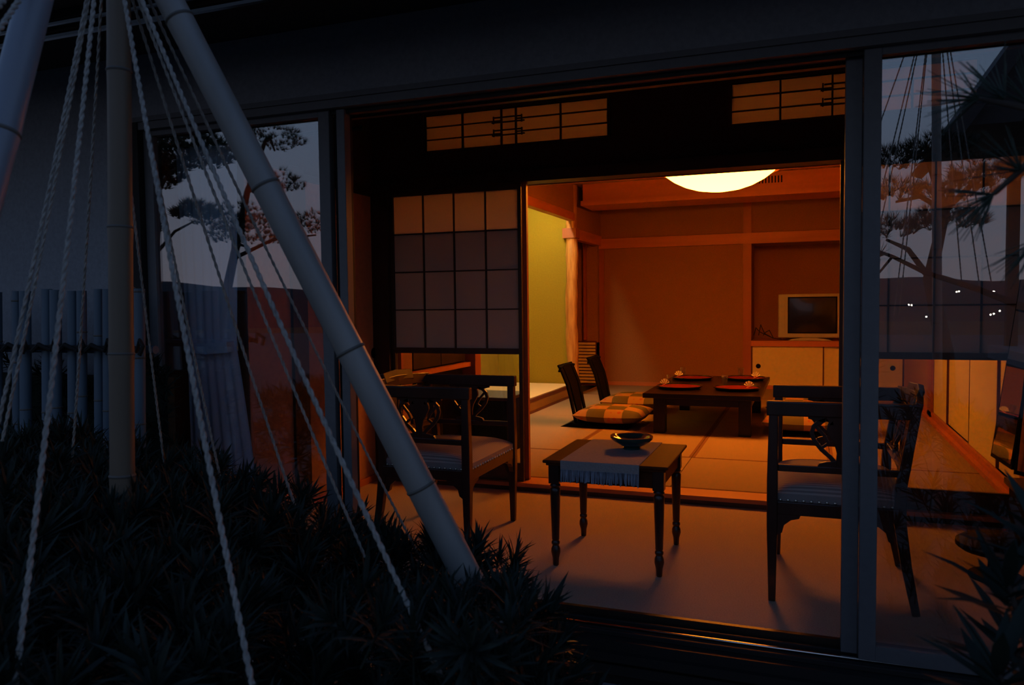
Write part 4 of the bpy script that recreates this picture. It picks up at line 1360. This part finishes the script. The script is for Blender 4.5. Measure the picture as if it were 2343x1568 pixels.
pine('pine_tree', 'cloud-pruned pine in the garden, mirrored in the left glass door', (-8.0, -3.6, -.36),
     [(-7.9, -3.5, .8), (-7.6, -3.5, 1.8), (-7.25, -3.4, 2.7), (-7.0, -3.5, 3.4)],
     [((-6.85, -3.5, 3.35), .42, .26), ((-6.75, -3.4, 2.75), .36, .22), ((-6.15, -3.4, 2.15), .45, .22), ((-7.6, -3.5, 2.3), .55, .3), ((-7.2, -3.3, 2.05), .5, .3)], seed=4)
pine('pine_tree', 'garden pine behind the viewpoint, mirrored in the right glass door', (1.25, -2.7, -.36),
     [(1.2, -2.6, .6), (1.05, -2.5, 1.3), (1.15, -2.4, 1.9), (1.0, -2.4, 2.4)],
     [((.78, -2.4, 2.35), .26, .14), ((1.10, -2.4, 2.42), .30, .16), ((.75, -2.4, 2.05), .22, .13), ((1.25, -2.45, 2.05), .34, .16), ((.68, -2.45, 1.72), .26, .14), ((1.15, -2.4, 1.78), .34, .14), ((1.55, -2.5, 2.2), .35, .2)], L=.11, w_=.003, dens=1.3, seed=9)

pine('darkening_tree', 'dense dark evergreen added to darken the reflection beside the sheer curtain', (-10.2, -4.6, -.36),  # added tree that darkens the sky mirrored in the left glass door
     [(-10.1, -4.5, 1.0), (-10.0, -4.5, 2.0), (-9.9, -4.5, 3.0), (-9.8, -4.5, 4.2)],
     [((-9.9, -4.5, 4.2), .9, .6), ((-9.3, -4.4, 3.5), .8, .45), ((-10.6, -4.5, 3.3), .9, .6), ((-10.7, -4.2, 2.4), .8, .5), ((-9.0, -4.3, 2.55), .35, .2)], L=.14, w_=.008, dens=.9, seed=21)

# near pine branch at the upper right
pb = thing('young_pine', 'young garden pine whose blurred branch reaches in at the upper right', 'pine tree', (1.12, 1.0, -.36))
MB().tube([(1.12, 1.0, -.36), (1.10, 1.02, .4), (1.04, 1.05, 1.0), (1.06, 1.02, 1.6), (1.0, 1.0, 2.0)], [.045, .04, .032, .022, .01], 10).build('trunk', 'bark', pb, True)
MB().tube([(1.045, 1.045, 1.05), (.80, 1.10, 1.16), (.55, 1.15, 1.25)], [.02, .016, .012], 8).build('twig', 'bark', pb, True)
rv = random.Random(5)
MB().tube([(.55, 1.15, 1.25), (.40, 1.20, 1.33), (.30, 1.26, 1.37), (.225, 1.28, 1.40)], [.012, .009, .006, .003], 8).build('twig', 'bark', pb, True)
MB().tube([(.36, 1.22, 1.345), (.29, 1.27, 1.31), (.245, 1.28, 1.265)], [.007, .005, .003], 8).build('twig', 'bark', pb, True)
MB().tube([(.40, 1.20, 1.33), (.33, 1.24, 1.24), (.30, 1.27, 1.20)], [.007, .005, .003], 8).build('twig', 'bark', pb, True)
for (p, ax_, n_) in (((.225, 1.28, 1.40), (-1, .2, .2), 26), ((.255, 1.275, 1.395), (-.6, .2, .8), 26), ((.285, 1.265, 1.38), (-.3, 0, 1), 26), ((.245, 1.28, 1.265), (-.8, .2, -.5), 26), ((.275, 1.27, 1.295), (-.5, .2, .4), 24), ((.30, 1.27, 1.20), (-.5, .1, -.7), 20), ((.31, 1.26, 1.36), (-.2, 0, .7), 26), ((.33, 1.24, 1.25), (-.3, .1, .5), 20), ((.34, 1.23, 1.34), (.0, .1, 1), 22)):
    mb = MB()
    for k in range(n_):
        d = (Vector(ax_).normalized() + Vector((rv.uniform(-1, 1), rv.uniform(-1, 1), rv.uniform(-1, 1))) * .75).normalized()
        P_ = Vector(p)
        mb.tube([P_, P_ + d * rv.uniform(.05, .085)], [.0012, .0004], 4, False)
    mb.build('needle_tuft', 'needle', pb)

# second rope tripod, only seen mirrored
bp2 = bamboo_pole('bamboo pole behind the viewpoint, mirrored in the right glass door', (.79, -.44, 3.35), (.86, -.50, -.36), .028, .032, [.4, .9, 1.4, 1.9, 2.4, 2.9])
bp2['group'] = 'mirrored snow guard'
for i, (bx_, by_, bz_) in enumerate(((.02, -.50, 1.0), (.28, -.35, 1.0), (.36, -.62, 1.0), (.55, -.30, 1.0), (.62, -.7, 1.0), (1.0, -.6, 1.2), (1.06, -.35, 1.2), (1.16, -.5, 1.2))):
    nm_ = ['outermost left', 'second from left', 'third from left', 'fourth from left', 'left beside the pole', 'right beside the pole', 'second right of the pole', 'outermost right'][i]
    o = rope('dark rope mirrored in the right glass door, ' + nm_, (.79, -.44, 3.33), (bx_, by_, bz_), .006, .02, .06)
    o['group'] = 'mirrored ropes'

# open garden pavilion behind the viewpoint, mirrored at the upper right
nh = thing('garden_pavilion', 'dark steep-roofed garden pavilion, mirrored at the upper right', 'pavilion', (6.3, -14, -.36))
MB().prism([(2.45, 4.25), (2.72, 4.15), (6.3, 9.4), (9.9, 4.15), (10.1, 4.25), (6.3, 9.95)], 'y', -17, -11.8).build('roof', 'tile', nh)
MB().prism([(2.9, 4.5), (9.7, 4.5), (6.3, 9.4)], 'y', -16.6, -12.2).build('gable', 'tile', nh)
for px_ in (4.6, 9.4):
    for py_ in (-12.5, -16.3):
        B(px_ - .12, px_ + .12, py_ - .12, py_ + .12, -.36, 4.55).build('post', 'bark', nh)
B(4.2, 9.8, -16.7, -12.1, -.45, -.05).build('plinth', 'concrete', nh)

# ------------------------------------------------------------------ far hills and town lights
def hill(u, v):
    a = PI * (1.0 + u) + .0
    a = PI * .95 + u * PI * 1.1
    rr_ = 60 + 420 * v
    base = -26 * math.sin(min(1, v / .35) * PI / 2) if v < .35 else -26 + 36 * min(1, (v - .35) / .28) ** .9
    nz = (1.2 * math.sin(u * 31) + .8 * math.sin(u * 73 + 1) + .5 * math.sin(u * 190)) * min(1, max(0, v - .3) * 3)
    z = -.6 + base + nz if v > 0 else -.6
    return (rr_ * math.cos(a), rr_ * math.sin(a), z)
struct('ground_hills', MB().grid(hill, 160, 24), 'hill', 'dark wooded hills across the valley, mirrored in the glass', smooth=True)
gl_ = mat('town_light', (1.0, .80, .45), emit=260.0)
gw_ = mat('green_town_light', (.45, 1.0, .55), emit=260.0)
lights = [(-240.0, -294.4, -4.3, 0), (-236.5, -294.4, -4.5, 0), (-243.5, -294.4, -4.8, 0), (-238.5, -294.4, -3.0, 0), (-262, -294, -2.8, 0), (-258, -294, -3.9, 0),
          (47.3, -294.4, 3.1, 0), (48.0, -294.4, 3.3, 0), (58.2, -294.4, 3.1, 0), (32.9, -294.4, -1.1, 0), (33.8, -294.4, -1.2, 0), (38.3, -294.4, -5.2, 0), (39.3, -294.4, -3.0, 0),
          (58.3, -294.4, -4.3, 0), (57.4, -294.4, -4.6, 0), (60.0, -294.4, -3.4, 0), (59.0, -294.4, -17.0, 1), (59.9, -294.4, -16.8, 1)]
ORD = ['first', 'second', 'third', 'fourth', 'fifth', 'sixth', 'seventh', 'eighth', 'ninth', 'tenth']
rank = {}
for side in (0, 1):
    for g in (0, 1):
        sel = sorted([l for l in lights if (l[0] > 0) == bool(side) and l[3] == g])
        for n_, l in enumerate(sel):
            rank[l] = ORD[n_]
for i, (a, b, c_, g) in enumerate(lights):
    l_ = (a, b, c_, g)
    o = MB().lathe([(.001, -.19), (.14, -.14), (.19, 0), (.14, .14), (.001, .19)], (0, 0, 0), 8).build('town_light', gw_ if g else gl_, None, True)
    k_ = .86
    o.location = (a * k_, b * k_, 1.12 + (c_ - 1.12) * k_)
    tag(o, rank[l_] + ' from left of the tiny ' + ('green' if g else 'yellow') + ' town lights mirrored in the ' + ('left' if a < 0 else 'right') + ' glass door', 'light', 'distant green lights' if g else ('town lights mirrored left' if a < 0 else 'town lights mirrored right'))
